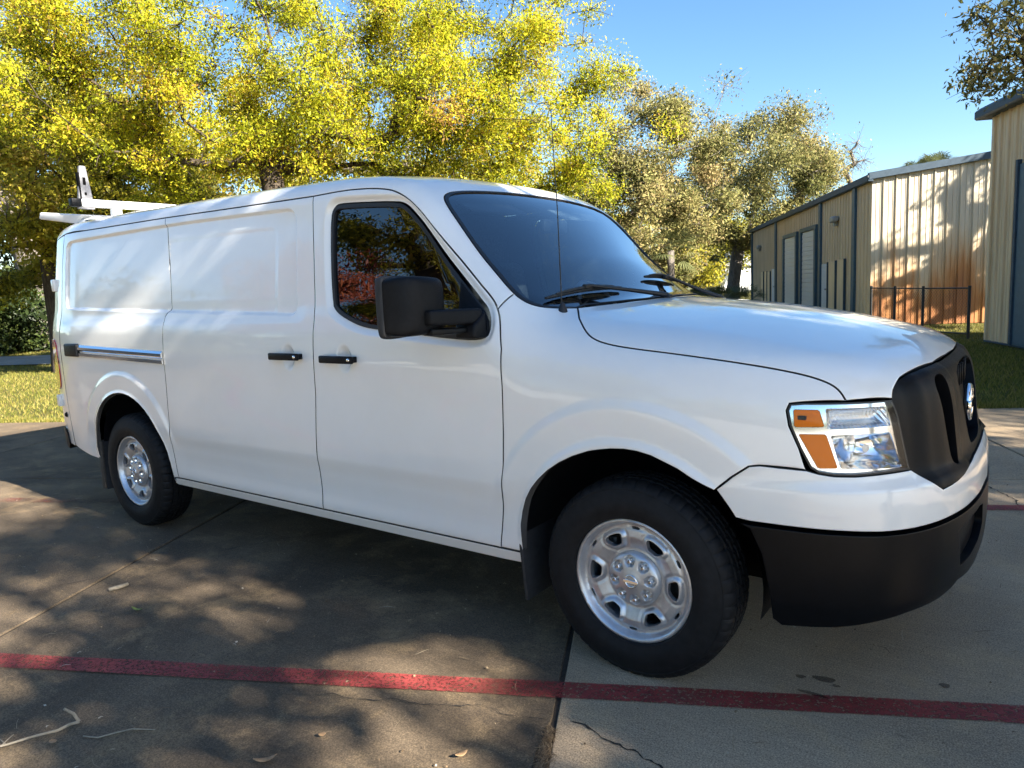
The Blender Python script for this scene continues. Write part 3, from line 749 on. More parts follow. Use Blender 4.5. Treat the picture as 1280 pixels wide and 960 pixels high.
    th = np.arctan2(V[:, 2], V[:, 0]); rr_ = np.hypot(V[:, 0], V[:, 2]); a8 = np.mod(th-rad(10)+math.pi/8, math.pi/4)-math.pi/8
    V[:, 1] += .015*sstep(1.0, .7, np.hypot((rr_-.064)/.021, a8*.064/.0185))
    cols = [0, .031, .038, .042, .047, .053, .059, .065, .071, .077, .083, .089, .093, .098, .101, .105, .108]
    cap2 = [(q, float(np.interp(q, [a for a, _ in cap], [b for _, b in cap]))) for q in cols]
    V, Fc = lathe_vf(cap2, 128); V = np.array(V); th = np.arctan2(V[:, 2], V[:, 0]); rr_ = np.hypot(V[:, 0], V[:, 2]); a8 = np.mod(th-rad(10)+math.pi/8, math.pi/4)-math.pi/8
    V[:, 1] += .017*sstep(1.0, .72, np.hypot((rr_-.074)/.0215, a8*.074/.0215))
    hub = mesh('hub_cap', V, Fc, 'rim_silver', w, auto=50)
    nut_v, nut_f = lathe_vf([(0, .105), (.006, .104), (.0095, .099), (.0105, .086), (.0105, .07)], 6)
    nut_me = None
    for k in range(8):
        a = rad(10)+k*math.pi/4
        if nut_me is None:
            o = mesh('lug_nut', nut_v, nut_f, 'chrome', w, auto=30); nut_me = o.data
        else: o = link(bpy.data.objects.new('lug_nut', nut_me), w)
        o.location = (.074*math.cos(a), 0, .074*math.sin(a)); o.scale = (1.15, 1, 1.15)
    e1 = mesh('cap_badge', [(y, -.1085-x, z) for x, y, z in torus_vf(.023, .004, 24, 6)[0]], torus_vf(.023, .004, 24, 6)[1], 'chrome', w)
    box('cap_badge_bar', (0, -.1105, 0), (.060, .006, .013), 'chrome', w, .0015, 1)
    mesh('valve_stem', *tube_vf([(.0, -.045, -.196), (.0, -.075, -.190)], [.005, .004], 8), 'black_plastic', w)
    return w
wheel = build_wheel()
YW = -.862
wheel.location = (0, YW, .377)
w2 = copy_tree(wheel, van); w2.location = (-3.711, YW, .377); w2.rotation_euler = (0, rad(20), 0)
w3 = copy_tree(wheel, van, (1, -1, 1)); w3.location = (0, -YW, .377)
w4 = copy_tree(wheel, van, (1, -1, 1)); w4.location = (-3.711, -YW, .377)
wheel.rotation_euler = (0, rad(3), 0)

# ---- wheel housings, floor pan, axle, mud flaps
for cx, cz, R in ((-.005, .43, .49), (RC[0], .44, .50)):
    a = np.linspace(rad(-12), rad(192), 30); V = []; Fc = []
    for y in (-.945, -.45):
        V += [(cx+R*math.cos(t), y, cz+R*math.sin(t)) for t in a]
    n = len(a); Fc = [(i, i+1, n+i+1, n+i) for i in range(n-1)]; Fc.append(tuple(range(n, 2*n)))
    mesh('wheel_housing', V, Fc, 'black_plastic', van)
    mirrored(bpy.data.objects[-1] if 0 else COL.objects[-1])
box('floor_pan', (-2.05, 0, .42), (5.3, 1.0, .16), 'void_black', van, .02)
box('floor_pan', (-1.85, 0, .42), (2.5, 1.86, .12), 'void_black', van, .02)
box('floor_pan', (-4.6, 0, .48), (.7, 1.7, .12), 'void_black', van, .02)
box('chassis_rail', (-1.9, -.42, .34), (5.2, .08, .14), 'void_black', van, .01); box('chassis_rail', (-1.9, .42, .34), (5.2, .08, .14), 'void_black', van, .01)
box('bulkhead', (.42, 0, .70), (.05, 1.2, .75), 'void_black', van, .01)
box('front_core', (.70, 0, .72), (.12, 1.30, .70), 'void_black', van, .01)
box('engine_floor', (.3, 0, .50), (1.2, .9, .05), 'void_black', van, .01)
tube('rear_axle', [(-3.711, -.8, .377), (-3.711, .8, .377)], .05, 'void_black', van, 12)
tube('front_axle', [(0, -.8, .36), (0, .8, .36)], .045, 'void_black', van, 12)
tube('tail_pipe', [(-4.0, .3, .38), (-4.9, .45, .40)], .03, 'disc_steel', van, 10)
def flap(x, z0, z1, y0, y1, lean=.0):
    V, Fc = box_vf(0, 0, 0, .016, y1-y0, z1-z0)
    V = [(v[0]+x-lean*(.5-(v[2])/(z1-z0)), v[1]+(y0+y1)/2, v[2]+(z0+z1)/2) for v in V]
    return bevel_obj('mud_flap', V, Fc, 'flap_rubber', van, .005, 2)
speck('flap_rubber', (.020, .020, .021), .7, .3, 40, .2, 300)
speck('flap_faded', (.050, .042, .033), .8, .3, 40, .2, 300)
f1 = flap(-.505, .20, .545, -.985, -.72, -.03); mirrored(f1)
box('flap_bracket', (-.54, -.968, .47), (.085, .016, .15), 'flap_rubber', f1, .006)
f2 = flap(-4.165, .20, .55, -.975, -.70, -.05); mirrored(f2)
box('flap_edge', (-4.145, -.976, .375), (.05, .018, .34), 'flap_faded', f2, .006)

# ---- door mirror
mr = bpy.data.objects.new('side_mirror', None); link(mr, van); 
def rounded_block(name, sections, material, parent, sub=2):
    """skin of rounded sections along Y: (y, x0, x1, z0, z1)"""
    V = []; Fc = []; n = 24
    for y, x0, x1, z0, z1, rr_ in sections:
        cx, cz, hx, hz = (x0+x1)/2, (z0+z1)/2, (x1-x0)/2, (z1-z0)/2
        for k in range(n):
            a = 2*math.pi*k/n; c, s_ = math.cos(a), math.sin(a); e = rr_
            V.append((cx+hx*math.copysign(abs(c)**e, c), y, cz+hz*math.copysign(abs(s_)**e, s_)))
    m_ = len(sections)
    for i in range(m_-1):
        for k in range(n): Fc.append((i*n+k, i*n+(k+1) % n, (i+1)*n+(k+1) % n, (i+1)*n+k))
    Fc.append(tuple(range(n))[::-1]); Fc.append(tuple(range((m_-1)*n, m_*n)))
    o = mesh(name, V, Fc, material, parent)
    md = o.modifiers.new('s', 'SUBSURF'); md.levels = md.render_levels = sub
    return o
rounded_block('mirror_head', [(-1.095, -.855, -.745, 1.345, 1.530, .45), (-1.10, -.86, -.732, 1.335, 1.540, .40), (-1.12, -.865, -.722, 1.328, 1.547, .38), (-1.18, -.868, -.715, 1.322, 1.552, .37), (-1.255, -.87, -.735, 1.318, 1.556, .37), (-1.295, -.873, -.770, 1.320, 1.553, .39), (-1.315, -.878, -.825, 1.333, 1.538, .43), (-1.320, -.878, -.845, 1.342, 1.528, .48)], 'black_plastic', mr)
bevel_obj('mirror_arm', [(-.755,-1.225,1.358),(-.695,-1.225,1.358),(-.755,-1.225,1.420),(-.695,-1.225,1.420),(-.71,-.985,1.350),(-.628,-.985,1.350),(-.71,-.985,1.415),(-.628,-.985,1.415)], [(0,1,3,2),(4,6,7,5),(0,4,5,1),(2,3,7,6),(0,2,6,4),(1,5,7,3)], 'black_plastic', mr, .012, 3)
bevel_obj('mirror_arm_lower', [(-.77,-1.20,1.318),(-.715,-1.20,1.318),(-.77,-1.20,1.345),(-.715,-1.20,1.345),(-.72,-1.0,1.318),(-.65,-1.0,1.318),(-.72,-1.0,1.340),(-.65,-1.0,1.340)], [(0,1,3,2),(4,6,7,5),(0,4,5,1),(2,3,7,6),(0,2,6,4),(1,5,7,3)], 'bumper_plastic', mr, .006, 2)
rounded_block('mirror_bezel', [(-1.105, -.892, -.858, 1.325, 1.545, .40), (-1.125, -.896, -.855, 1.314, 1.556, .36), (-1.275, -.897, -.852, 1.308, 1.562, .36), (-1.315, -.895, -.850, 1.314, 1.557, .38), (-1.327, -.890, -.860, 1.328, 1.542, .44)], 'flap_rubber', mr)
bevel_obj('mirror_foot', [(-.735,-1.05,1.296),(-.63,-1.05,1.296),(-.735,-1.04,1.352),(-.63,-1.04,1.352),(-.735,-.975,1.292),(-.618,-.975,1.292),(-.735,-.975,1.405),(-.618,-.975,1.405)], [(0,1,3,2),(4,6,7,5),(0,4,5,1),(2,3,7,6),(0,2,6,4),(1,5,7,3)], 'black_plastic', mr, .012, 3)
box('mirror_plate', (-.882, -1.20, 1.44), (.006, .20, .21), 'chrome', mr, .002, 1)

fm = copy_tree(mr, van, (1, -1, 1)); P_ = Vector((-.66, .99, 0)); fm.rotation_euler = (0, 0, rad(50)); fm.location = P_-Matrix.Rotation(rad(50), 3, 'Z') @ P_     # far mirror is folded in
# ---- wipers, antenna
def wiper(base, elbow, tip0, tip1):
    w = bpy.data.objects.new('wiper', None); link(w, van)
    def S(p, o): q = onz([p[0]], [p[1]])[0]; n = np.array(grad(q[:1], q[1:2], q[2:3])).ravel(); return tuple(q+n*o)
    arm = [S(base, .012), S(((base[0]+elbow[0])/2, (base[1]+elbow[1])/2), .032), S(elbow, .034)]
    tube('wiper_arm', arm, [.012, .009, .007], 'seal_rubber', w, 8)
    bl = [S((tip0[0]+(tip1[0]-tip0[0])*k/8, tip0[1]+(tip1[1]-tip0[1])*k/8), .012) for k in range(9)]
    tube('wiper_blade', bl, [.006]+[.009]*7+[.006], 'seal_rubber', w, 6)
    fr_ = [S((tip0[0]+(tip1[0]-tip0[0])*k/8, tip0[1]+(tip1[1]-tip0[1])*k/8), .017+.010*(1-abs(k-4)/4)) for k in range(1, 8)]
    tube('wiper_frame', fr_, [.005]+[.008]*5+[.005], 'seal_rubber', w, 6)
    q = S(elbow, .028); box('wiper_clip', q, (.026, .06, .02), 'seal_rubber', w, .006)
    q = S(base, .004); box('wiper_pivot', q, (.04, .04, .02), 'seal_rubber', w, .008)
wiper((-.22, -.10), (-.43, -.50), (-.475, -.76), (-.385, -.26))
wiper((-.24, .66), (-.44, .34), (-.44, .10), (-.47, .56))
ab = onz([-.390], [-.757])[0]
an = tube('antenna', [tuple(ab+np.array((0, 0, .0))), tuple(ab+np.array((-.004, 0, .03))), tuple(ab+np.array((-.008, 0, .40))), tuple(ab+np.array((-.022, 0, .80)))], [.0035, .0028, .0022, .0016], 'seal_rubber', van, 6)
tube('antenna_base', [tuple(ab+np.array((0, 0, -.01))), tuple(ab+np.array((0, 0, .012))), tuple(ab+np.array((-.001, 0, .032)))], [.022, .016, .007], 'seal_rubber', an, 14)

# ---- cab interior
box('dashboard', (-.55, 0, 1.20), (.42, 1.60, .30), 'dash_plastic', van, .07, 4)
def seat(y):
    s = bpy.data.objects.new('seat', None); link(s, van)
    box('seat_cushion', (-1.30, y, .95), (.52, .52, .20), 'seat_cloth', s, .06, 3)
    V, Fc = box_vf(0, 0, 0, .16, .50, .66); V = [(v[0]-1.58-.18*v[2], v[1]+y, v[2]+1.32) for v in V]
    bevel_obj('seat_back', V, Fc, 'seat_cloth', s, .06, 3)
    box('headrest', (-1.68, y, 1.74), (.10, .27, .19), 'seat_cloth', s, .04, 3)
seat(.42); seat(-.42)
speck('wheel_rim_grey', (.42, .42, .41), .5, .1, 40)  # pale colour stands in for the light reflected along the steering wheel
swv, swf = torus_vf(.19, .015, 40, 8)
sw = mesh('steering_wheel', [(x*.8-.86-z*.55, y+.42, z*.85+1.34) for x, y, z in swv], swf, 'wheel_rim_grey', van)
tube('steering_column', [(-.84, .42, 1.33), (-.6, .42, 1.22)], .045, 'dash_plastic', sw, 12)
box('steering_boss', (-.865, .42, 1.335), (.05, .2, .10), 'dash_plastic', sw, .02)
hd = panel('headliner', ROOF, np.concatenate([onz([-1.10,-1.10,-1.75,-1.75], [-.62,.62,.66,-.66])]), 'headliner', van, res=.12, off=-.05, gap=0, flange=0, ring=0)
box('rear_view_mirror', (-.90, .0, 1.80), (.03, .24, .07), 'dash_plastic', van, .015)
for y in (-.40, .40):
    V, Fc = box_vf(0, 0, 0, .20, .46, .014); V = [(v[0]-1.05, v[1]+y, v[2]+1.905+.5*v[0]*-1) for v in V]
    bevel_obj('sun_visor', V, Fc, 'headliner', van, .005)
box('cab_bulkhead', (-1.86, 0, 1.2), (.03, 1.74, 1.56), 'dash_plastic', van, .005)
box('door_card', (-1.15, -.88, .85), (1.10, .03, .72), 'dash_plastic', van, .02); box('door_card', (-1.15, .88, .85), (1.10, .03, .72), 'dash_plastic', van, .02)

# ---- ladder rack
rk = bpy.data.objects.new('ladder_rack', None); link(rk, van)
box('crossbar', (-4.50, 0, 2.245), (.05, 1.50, .055), 'rack_white', rk, .008)
for s in (-1, 1):
    box('crossbar_end', (-4.50, s*.785, 2.245), (.055, .07, .058), 'black_plastic', rk, .008)
    if s > 0: continue
    st = bevel_obj('rack_stop', [(-4.515,s*.775,2.20),(-4.485,s*.775,2.20),(-4.515,s*.735,2.51),(-4.485,s*.735,2.51),(-4.515,s*.655,2.20),(-4.485,s*.655,2.20),(-4.515,s*.690,2.51),(-4.485,s*.690,2.51)], [(0,1,3,2),(4,6,7,5),(0,4,5,1),(2,3,7,6),(0,2,6,4),(1,5,7,3)], 'stop_grey', rk, .008) if 'stop_grey' in MAT else None
    if st is None:
        speck('stop_grey', (.17, .17, .18), .55, .3, 40)
        st = bevel_obj('rack_stop', [(-4.515,s*.775,2.20),(-4.485,s*.775,2.20),(-4.515,s*.735,2.51),(-4.485,s*.735,2.51),(-4.515,s*.655,2.20),(-4.485,s*.655,2.20),(-4.515,s*.690,2.51),(-4.485,s*.690,2.51)], [(0,1,3,2),(4,6,7,5),(0,4,5,1),(2,3,7,6),(0,2,6,4),(1,5,7,3)], 'stop_grey', rk, .008)
    box('stop_slot', (-4.50, s*.713, 2.40), (.036, .022, .055), 'void_black', st, .004)
    box('stop_slot', (-4.50, s*.712, 2.31), (.036, .018, .022), 'void_black', st, .004)
    box('stop_slot', (-4.50, s*.748, 2.36), (.036, .012, .2), 'void_black', st, .002)
for s in (-1, 1):
    box('rack_foot', (-4.50, s*.50, 2.175), (.05, .07, .12), 'rack_white', rk, .008)
    box('rack_base', (-4.60, s*.66, 2.125), (.34, .07, .035), 'rack_white', rk, .012, 3)
    box('rack_clamp', (-4.50, s*.70, 2.10), (.06, .05, .05), 'black_plastic', rk, .008)
bevel_obj('rear_roller', [(-4.72,-.70,2.115),(-4.62,-.70,2.175),(-5.16,-.78,2.185),(-5.13,-.78,2.235),(-4.72,.70,2.115),(-4.62,.70,2.175),(-5.16,.78,2.185),(-5.13,.78,2.235)], [(0,1,3,2),(4,6,7,5),(0,4,5,1),(2,3,7,6),(0,2,6,4),(1,5,7,3)], 'rack_white', rk, .012, 3)

# ---- the other side
for o in (fender, sill, quarter, liner, liner_f, tailp, rbump): mirrored(o)
for o in (front_door, slider): copy_tree(o, van, (1, -1, 1))
copy_tree(hl, van, (1, -1, 1))

# ================================================================== THE SETTING
UX = np.array([.899, .438]); VX = np.array([-.438, .899])     # axes of the lot and the buildings
def uvp(a, b, z=0.): q = UX*a+VX*b; return (float(q[0]), float(q[1]), z)

def concrete(name, c_dark, c_mid, c_light, tan):
    m = mat(name, c_mid, .85, spec=.3); t, N, L, b = nt(m)
    co = N('TexCoord').outputs['Object']
    r1 = ramp(N, [(.30, c_dark), (.52, c_mid), (.74, c_light)]); L(noise(N, L, co, .9, 10, .62, .6), r1.inputs[0])
    r2 = ramp(N, [(.50, (0, 0, 0)), (.72, (1, 1, 1))]); L(noise(N, L, co, 2.6, 8, .7, .3), r2.inputs[0])
    c1 = mixc(N, L, r2.outputs[0], r1.outputs[0], tan)
    mp = N('Mapping'); mp.inputs['Rotation'].default_value = (0, 0, rad(26)); mp.inputs['Scale'].default_value = (1.2, 26, 1); L(co, mp.inputs['Vector'])
    r6 = ramp(N, [(.42, (.86, .86, .86)), (.62, (1.08, 1.08, 1.07))]); L(noise(N, L, mp.outputs[0], 3, 6, .7, .5), r6.inputs[0])
    c1 = mixc(N, L, .6, c1, r6.outputs[0], 'MULTIPLY')
    r3 = ramp(N, [(.38, (.38, .38, .38)), (.54, (1, 1, 1)), (.70, (1.9, 1.85, 1.75))]); L(noise(N, L, co, 170, 3, .8), r3.inputs[0])
    c2 = mixc(N, L, .75, c1, r3.outputs[0], 'MULTIPLY')
    vo = N('TexVoronoi'); vo.inputs['Scale'].default_value = 150; L(co, vo.inputs['Vector'])
    r4 = ramp(N, [(0, (1, 1, 1)), (.13, (0, 0, 0))]); L(vo.outputs['Distance'], r4.inputs[0])
    r5 = ramp(N, [(.54, (0, 0, 0)), (.62, (1, 1, 1))]); L(noise(N, L, co, 38, 2, .5), r5.inputs[0])
    mm = N('Math', operation='MULTIPLY'); L(r4.outputs[0], mm.inputs[0]); L(r5.outputs[0], mm.inputs[1])
    c3 = mixc(N, L, mm.outputs[0], c2, (.50, .46, .39)); L(c3, b.inputs['Base Color'])
    bn = N('Bump'); bn.inputs['Strength'].default_value = .4; bn.inputs['Distance'].default_value = .0035
    ad = N('Math', operation='ADD'); L(noise(N, L, co, 190, 3, .8), ad.inputs[0]); L(noise(N, L, co, 480, 2, .6), ad.inputs[1])
    L(ad.outputs[0], bn.inputs['Height']); L(bn.outputs[0], b.inputs['Normal'])
    return m
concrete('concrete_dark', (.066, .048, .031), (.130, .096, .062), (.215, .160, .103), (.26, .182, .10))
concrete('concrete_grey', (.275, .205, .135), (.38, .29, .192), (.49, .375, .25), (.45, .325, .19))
concrete('concrete_bounce', (.44, .42, .38), (.53, .51, .46), (.60, .57, .51), (.56, .51, .42))  # unseen slabs behind the camera, made pale to bounce sunlight onto the van
concrete('concrete_path', (.18, .175, .16), (.24, .235, .22), (.30, .29, .27), (.28, .25, .2))
speck('joint_dirt', (.040, .029, .019), .95, .5, 60, .5, 200)
speck('crack_dirt', (.016, .014, .012), .95, .4, 60)
def ground_mat(name, a, b_, c, sc=1.2):
    m = mat(name, a, .95, spec=.1); t, N, L, b = nt(m); co = N('TexCoord').outputs['Object']
    r = ramp(N, [(.3, a), (.5, b_), (.7, c)]); L(noise(N, L, co, sc, 12, .7, .4), r.inputs[0])
    r3 = ramp(N, [(.35, (.55, .55, .55)), (.6, (1.2, 1.2, 1.1))]); L(noise(N, L, co, 30, 4, .8), r3.inputs[0])
    L(mixc(N, L, .8, r.outputs[0], r3.outputs[0], 'MULTIPLY'), b.inputs['Base Color'])
    bn = N('Bump'); bn.inputs['Strength'].default_value = .8; bn.inputs['Distance'].default_value = .04
    L(noise(N, L, co, 40, 5, .7), bn.inputs['Height']); L(bn.outputs[0], b.inputs['Normal']); return m
ground_mat('lawn_soil', (.06, .065, .02), (.10, .095, .03), (.14, .11, .045))
ground_mat('mulch', (.045, .028, .018), (.075, .045, .03), (.10, .065, .04), 2)
def sheet(name, pts, z, material, k='structure'):
    V = [(x, y, z) for x, y in pts]; o = mesh(name, V, [tuple(range(len(V)))], material, smooth=False); o['kind'] = k; return o
def uvrect(u0, u1, v0, v1): return [uvp(a, b)[:2] for a, b in ((u0, v0), (u1, v0), (u1, v1), (u0, v1))]
sheet('ground', [(-900,-900),(900,-900),(900,900),(-900,900)], -.06, 'lawn_soil')
pave = sheet('pavement', uvrect(-40, 40, -34, 4.78), -.010, 'joint_dirt')
UJ = [-24, -20.5, -17.2, -13.8, -10.5, -7.07, -3.33, -.69, 2.55, 5.8, 9.1, 12.4, 15.6, 19]
VJ = [-24, -20, -16, -12, -8.2, -4.7, 1.95, 4.75]
rs = random.Random(3)
for i in range(len(UJ)-1):
    for j in range(len(VJ)-1):
        g = .007 if not (i == 6 and j == 5) else .011
        a0, a1, b0, b1 = UJ[i]+g, UJ[i+1]-g, VJ[j]+g, VJ[j+1]-g
        dz = rs.uniform(-.004, 0)
        # slab outline with slightly chipped edges
        n = 34; L2 = []
        for (p, q) in (((a0, b0), (a1, b0)), ((a1, b0), (a1, b1)), ((a1, b1), (a0, b1)), ((a0, b1), (a0, b0))):
            for k in range(n):
                t = k/n; ch = max(0, rs.gauss(0, .0022)) if k else 0
                x, y = p[0]+(q[0]-p[0])*t, p[1]+(q[1]-p[1])*t
                cx, cy = (a0+a1)/2, (b0+b1)/2
                if abs(q[0]-p[0]) > abs(q[1]-p[1]): y += ch*(1 if cy > y else -1)
                else: x += ch*(1 if cx > x else -1)
                # broken edge where needles have gathered
                if i == 6 and j == 5 and abs(x-a1) < .03 and -1.75 < y < -1.23: x -= .028*(.6+.4*math.sin(y*31))*sstep(-1.23, -1.30, y)
                L2.append((x, y))
        m_ = len(L2); V = [uvp(x, y, dz) for x, y in L2]; ins = []
        V = [uvp(x+(.004 if x < (a0+a1)/2 else -.004)*(abs(x-a0) < .05 or abs(x-a1) < .05), y+(.004 if y < (b0+b1)/2 else -.004)*(abs(y-b0) < .05 or abs(y-b1) < .05), dz) for x, y in L2]
        V += [uvp(x, y, dz-.006) for x, y in L2]+[uvp(x, y, -.05) for x, y in L2]
        Fc = [tuple(range(m_))]
        for r_ in (0, 1):
            Fc += [(r_*m_+(k+1) % m_, r_*m_+k, (r_+1)*m_+k, (r_+1)*m_+(k+1) % m_) for k in range(m_)]
        mesh('slab', V, Fc, 'concrete_bounce' if VJ[j] < -4.8 else 'concrete_grey' if (UJ[i] > -1) else 'concrete_dark', pave, smooth=False)
# painted stall lines, worn by traffic
def red_paint(nm='red_paint', lo=.55, k=.30):
    m = bpy.data.materials.new(nm); m.use_nodes = True; t = m.node_tree; t_, N, L, b = nt(m)
    co = N('TexCoord').outputs['Object']
    r = ramp(N, [(.3, (.19, .024, .022)), (.7, (.31, .05, .042))]); L(noise(N, L, co, 6, 9, .7), r.inputs[0])
    sp = ramp(N, [(.36, (.45, .45, .45)), (.52, (1, 1, 1))]); L(noise(N, L, co, 95, 3, .8), sp.inputs[0])
    L(mixc(N, L, .7, r.outputs[0], sp.outputs[0], 'MULTIPLY'), b.inputs['Base Color']); b.inputs['Roughness'].default_value = .7
    w = ramp(N, [(.37, (0, 0, 0)), (.50, (1, 1, 1))]); L(noise(N, L, co, 70, 5, .75), w.inputs[0])
    w2 = ramp(N, [(k, (lo, lo, lo)), (k+.2, (1, 1, 1))]); L(noise(N, L, co, 1.5, 4, .6), w2.inputs[0])
    mu = N('Math', operation='MULTIPLY'); L(w.outputs[0], mu.inputs[0]); L(w2.outputs[0], mu.inputs[1]); L(mu.outputs[0], b.inputs['Alpha'])
    MAT[nm] = m
red_paint(); red_paint('red_paint_worn', .08, .46)
for v0, wd in ((-1.0, .108), (1.29, .105), (-3.3, .105)):
    V = []; Fc = []; n = 220; u0, u1 = (-22, 20) if v0 < 0 else (-1.5, 20)
    if v0 > 0:      # the stretch everyone drives over
        mesh('painted_line', [uvp(a, b, .0032) for a, b in ((-14, v0-wd/2), (-1.5, v0-wd/2), (-1.5, v0+wd/2), (-14, v0+wd/2))], [(0, 1, 2, 3)], 'red_paint_worn', pave, smooth=False)
    for k in range(n+1):
        a = u0+(u1-u0)*k/n
        V += [uvp(a, v0-wd/2+rs.gauss(0, .0018), .0032), uvp(a, v0+wd/2+rs.gauss(0, .0018), .0032)]
    Fc = [(2*k, 2*k+2, 2*k+3, 2*k+1) for k in range(n)]
    mesh('painted_line', V, Fc, 'red_paint', pave, smooth=False)
def crack(pts, w, name='crack', z=.0024, material='crack_dirt', jag=.012):
    P = resample(np.array(pts, float), .02, False); n = len(P); V = []; j = 0; Fc = []
    for k, q in enumerate(P):
        j = .7*j+rs.gauss(0, jag*.5); t = P[min(k+1, n-1)]-P[max(k-1, 0)]; t /= np.linalg.norm(t); nn = np.array([-t[1], t[0]])
        ww = w*rs.uniform(.3, 1.25)*(.35 if k in (0, n-1) else 1)*(.5+.5*math.sin(k*.37)**2)
        a, b = q+nn*(j+ww/2), q+nn*(j-ww/2); V += [(a[0], a[1], z), (b[0], b[1], z)]
    Fc = [(2*k+1, 2*k+3, 2*k+2, 2*k) for k in range(n-1)]
    return mesh(name, V, Fc, material, pave, smooth=False)
crack([(-.05,-1.345),(.04,-1.345),(.12,-1.375),(.2,-1.385),(.32,-1.42),(.5,-1.41),(.8,-1.47),(1.2,-1.44)], .010)
crack([(.92,2.5),(1.02,2.3),(1.08,2.22),(1.14,2.02),(1.3,1.9)], .014)
crack([(-2.75,-1.0),(-2.6,-.75),(-2.5,-.55),(-2.35,-.4),(-2.3,-.2)], .006); crack([(-.95,-1.72),(-.4,-1.45),(-.12,-1.40)], .005)
crack([(-5.2,-.2),(-5.9,-.05),(-6.9,.0),(-7.6,.2)], .006); crack([(-3.9,-2.5),(-3.2,-2.1),(-2.95,-1.55),(-2.9,-1.35)], .005)
def stain(c, rx, ry, seed, material):
    r_ = random.Random(seed); n = 28; V = []; ph = [r_.uniform(0, 6) for _ in range(3)]
    for k in range(n):
        a = 2*math.pi*k/n; q = 1+.16*math.sin(2*a+ph[0])+.10*math.sin(3*a+ph[1])+.06*math.sin(5*a+ph[2])
        V.append((c[0]+rx*q*math.cos(a), c[1]+ry*q*math.sin(a), .0045))
    return mesh('oil_stain', V, [tuple(range(n))], material, pave, smooth=False)
mo = bpy.data.materials.new('oil_stain'); mo.use_nodes = True; t_, N_, L_, b_ = nt(mo); MAT['oil_stain'] = mo
b_.inputs['Base Color'].default_value = (.03, .022, .02, 1); b_.inputs['Roughness'].default_value = .5; b_.inputs['Alpha'].default_value = .55
for c, rx, ry, s in (((.612,-.635),.035,.022,1), ((.535,-.66),.018,.012,2), ((.60,-.755),.045,.012,3), ((.66,-.66),.012,.01,4), ((-4.6,-1.7),.12,.08,5), ((.98,-.46),.02,.014,6)):
    stain(c, rx, ry, s, 'oil_stain')
# lawn between lot and path, path, bed behind it
sheet('lawn', uvrect(-60, 60, 4.76, 60), -.018, 'lawn_soil')
sheet('footpath', uvrect(-60, 2.2, 13.4, 16.6), .012, 'concrete_path')
sheet('planting_bed', uvrect(-70, -2, 18.6, 40), .006, 'mulch')

def blades(name, label, pts, h, w, cols, seed, material):
    r_ = np.random.RandomState(seed); n = len(pts); a = r_.uniform(0, 6.283, n); hh = h*r_.uniform(.5, 1.3, n); lean = r_.uniform(-.7, .7, (n, 2))*hh[:, None]
    d = np.stack([np.cos(a), np.sin(a)], 1)*w*r_.uniform(.6, 1.3, n)[:, None]
    z0 = np.full(n, -.02)
    A = np.c_[pts-d, z0]; B = np.c_[pts+d, z0]; C = np.c_[pts+lean, z0+hh]
    V = np.stack([A, B, C], 1).reshape(-1, 3); Fc = np.arange(3*n).reshape(-1, 3)
    o = bulk(name, V, Fc, material, n=3, attrs={'rnd': r_.rand(n)}); o['kind'] = 'stuff'; o['label'] = label; return o
def leaf_mat(name, stops, trans=.35, rough=.5, gloss=.25):
    m = bpy.data.materials.new(name); m.use_nodes = True; t, N, L, b = nt(m)
    at = N('Attribute', attribute_name='rnd'); r = ramp(N, stops); L(at.outputs['Fac'], r.inputs[0])
    L(r.outputs[0], b.inputs['Base Color']); b.inputs['Roughness'].default_value = rough; b.inputs['Specular IOR Level'].default_value = gloss
    if trans:
        tr = N('BsdfTranslucent'); L(r.outputs[0], tr.inputs[0]); mx = N('MixShader'); mx.inputs[0].default_value = trans
        L(b.outputs[0], mx.inputs[1]); L(tr.outputs[0], mx.inputs[2]); L(mx.outputs[0], t.nodes['Material Output'].inputs[0])
    MAT[name] = m; return m
leaf_mat('grass_blades', [(0, (.07, .085, .015)), (.4, (.15, .16, .025)), (.75, (.28, .24, .05)), (1, (.36, .27, .09))], .3, .6)
r_ = np.random.RandomState(5)
def scatter(n, u0, u1, v0, v1): q = np.stack([r_.uniform(u0, u1, n), r_.uniform(v0, v1, n)], 1); return q[:, :1]*UX+q[:, 1:]*VX
gl_ = np.concatenate([scatter(60000, -19, -6, 4.80, 13.3), scatter(9000, -19, -6, 4.72, 5.0), scatter(26000, -34, -12, 16.7, 20)])
blades('lawn_grass', 'sunlit short yellow-green grass with dry blades beside the lot', gl_, .055, .006, None, 1, 'grass_blades')
blades('shaded_grass', 'shaded short green grass in front of the metal buildings', np.concatenate([scatter(52000, .5, 6, 4.8, 13), scatter(9000, 1, 5, 4.72, 5.0), scatter(12000, 2, 8, 12, 17)]), .06, .006, None, 2, 'grass_blades')

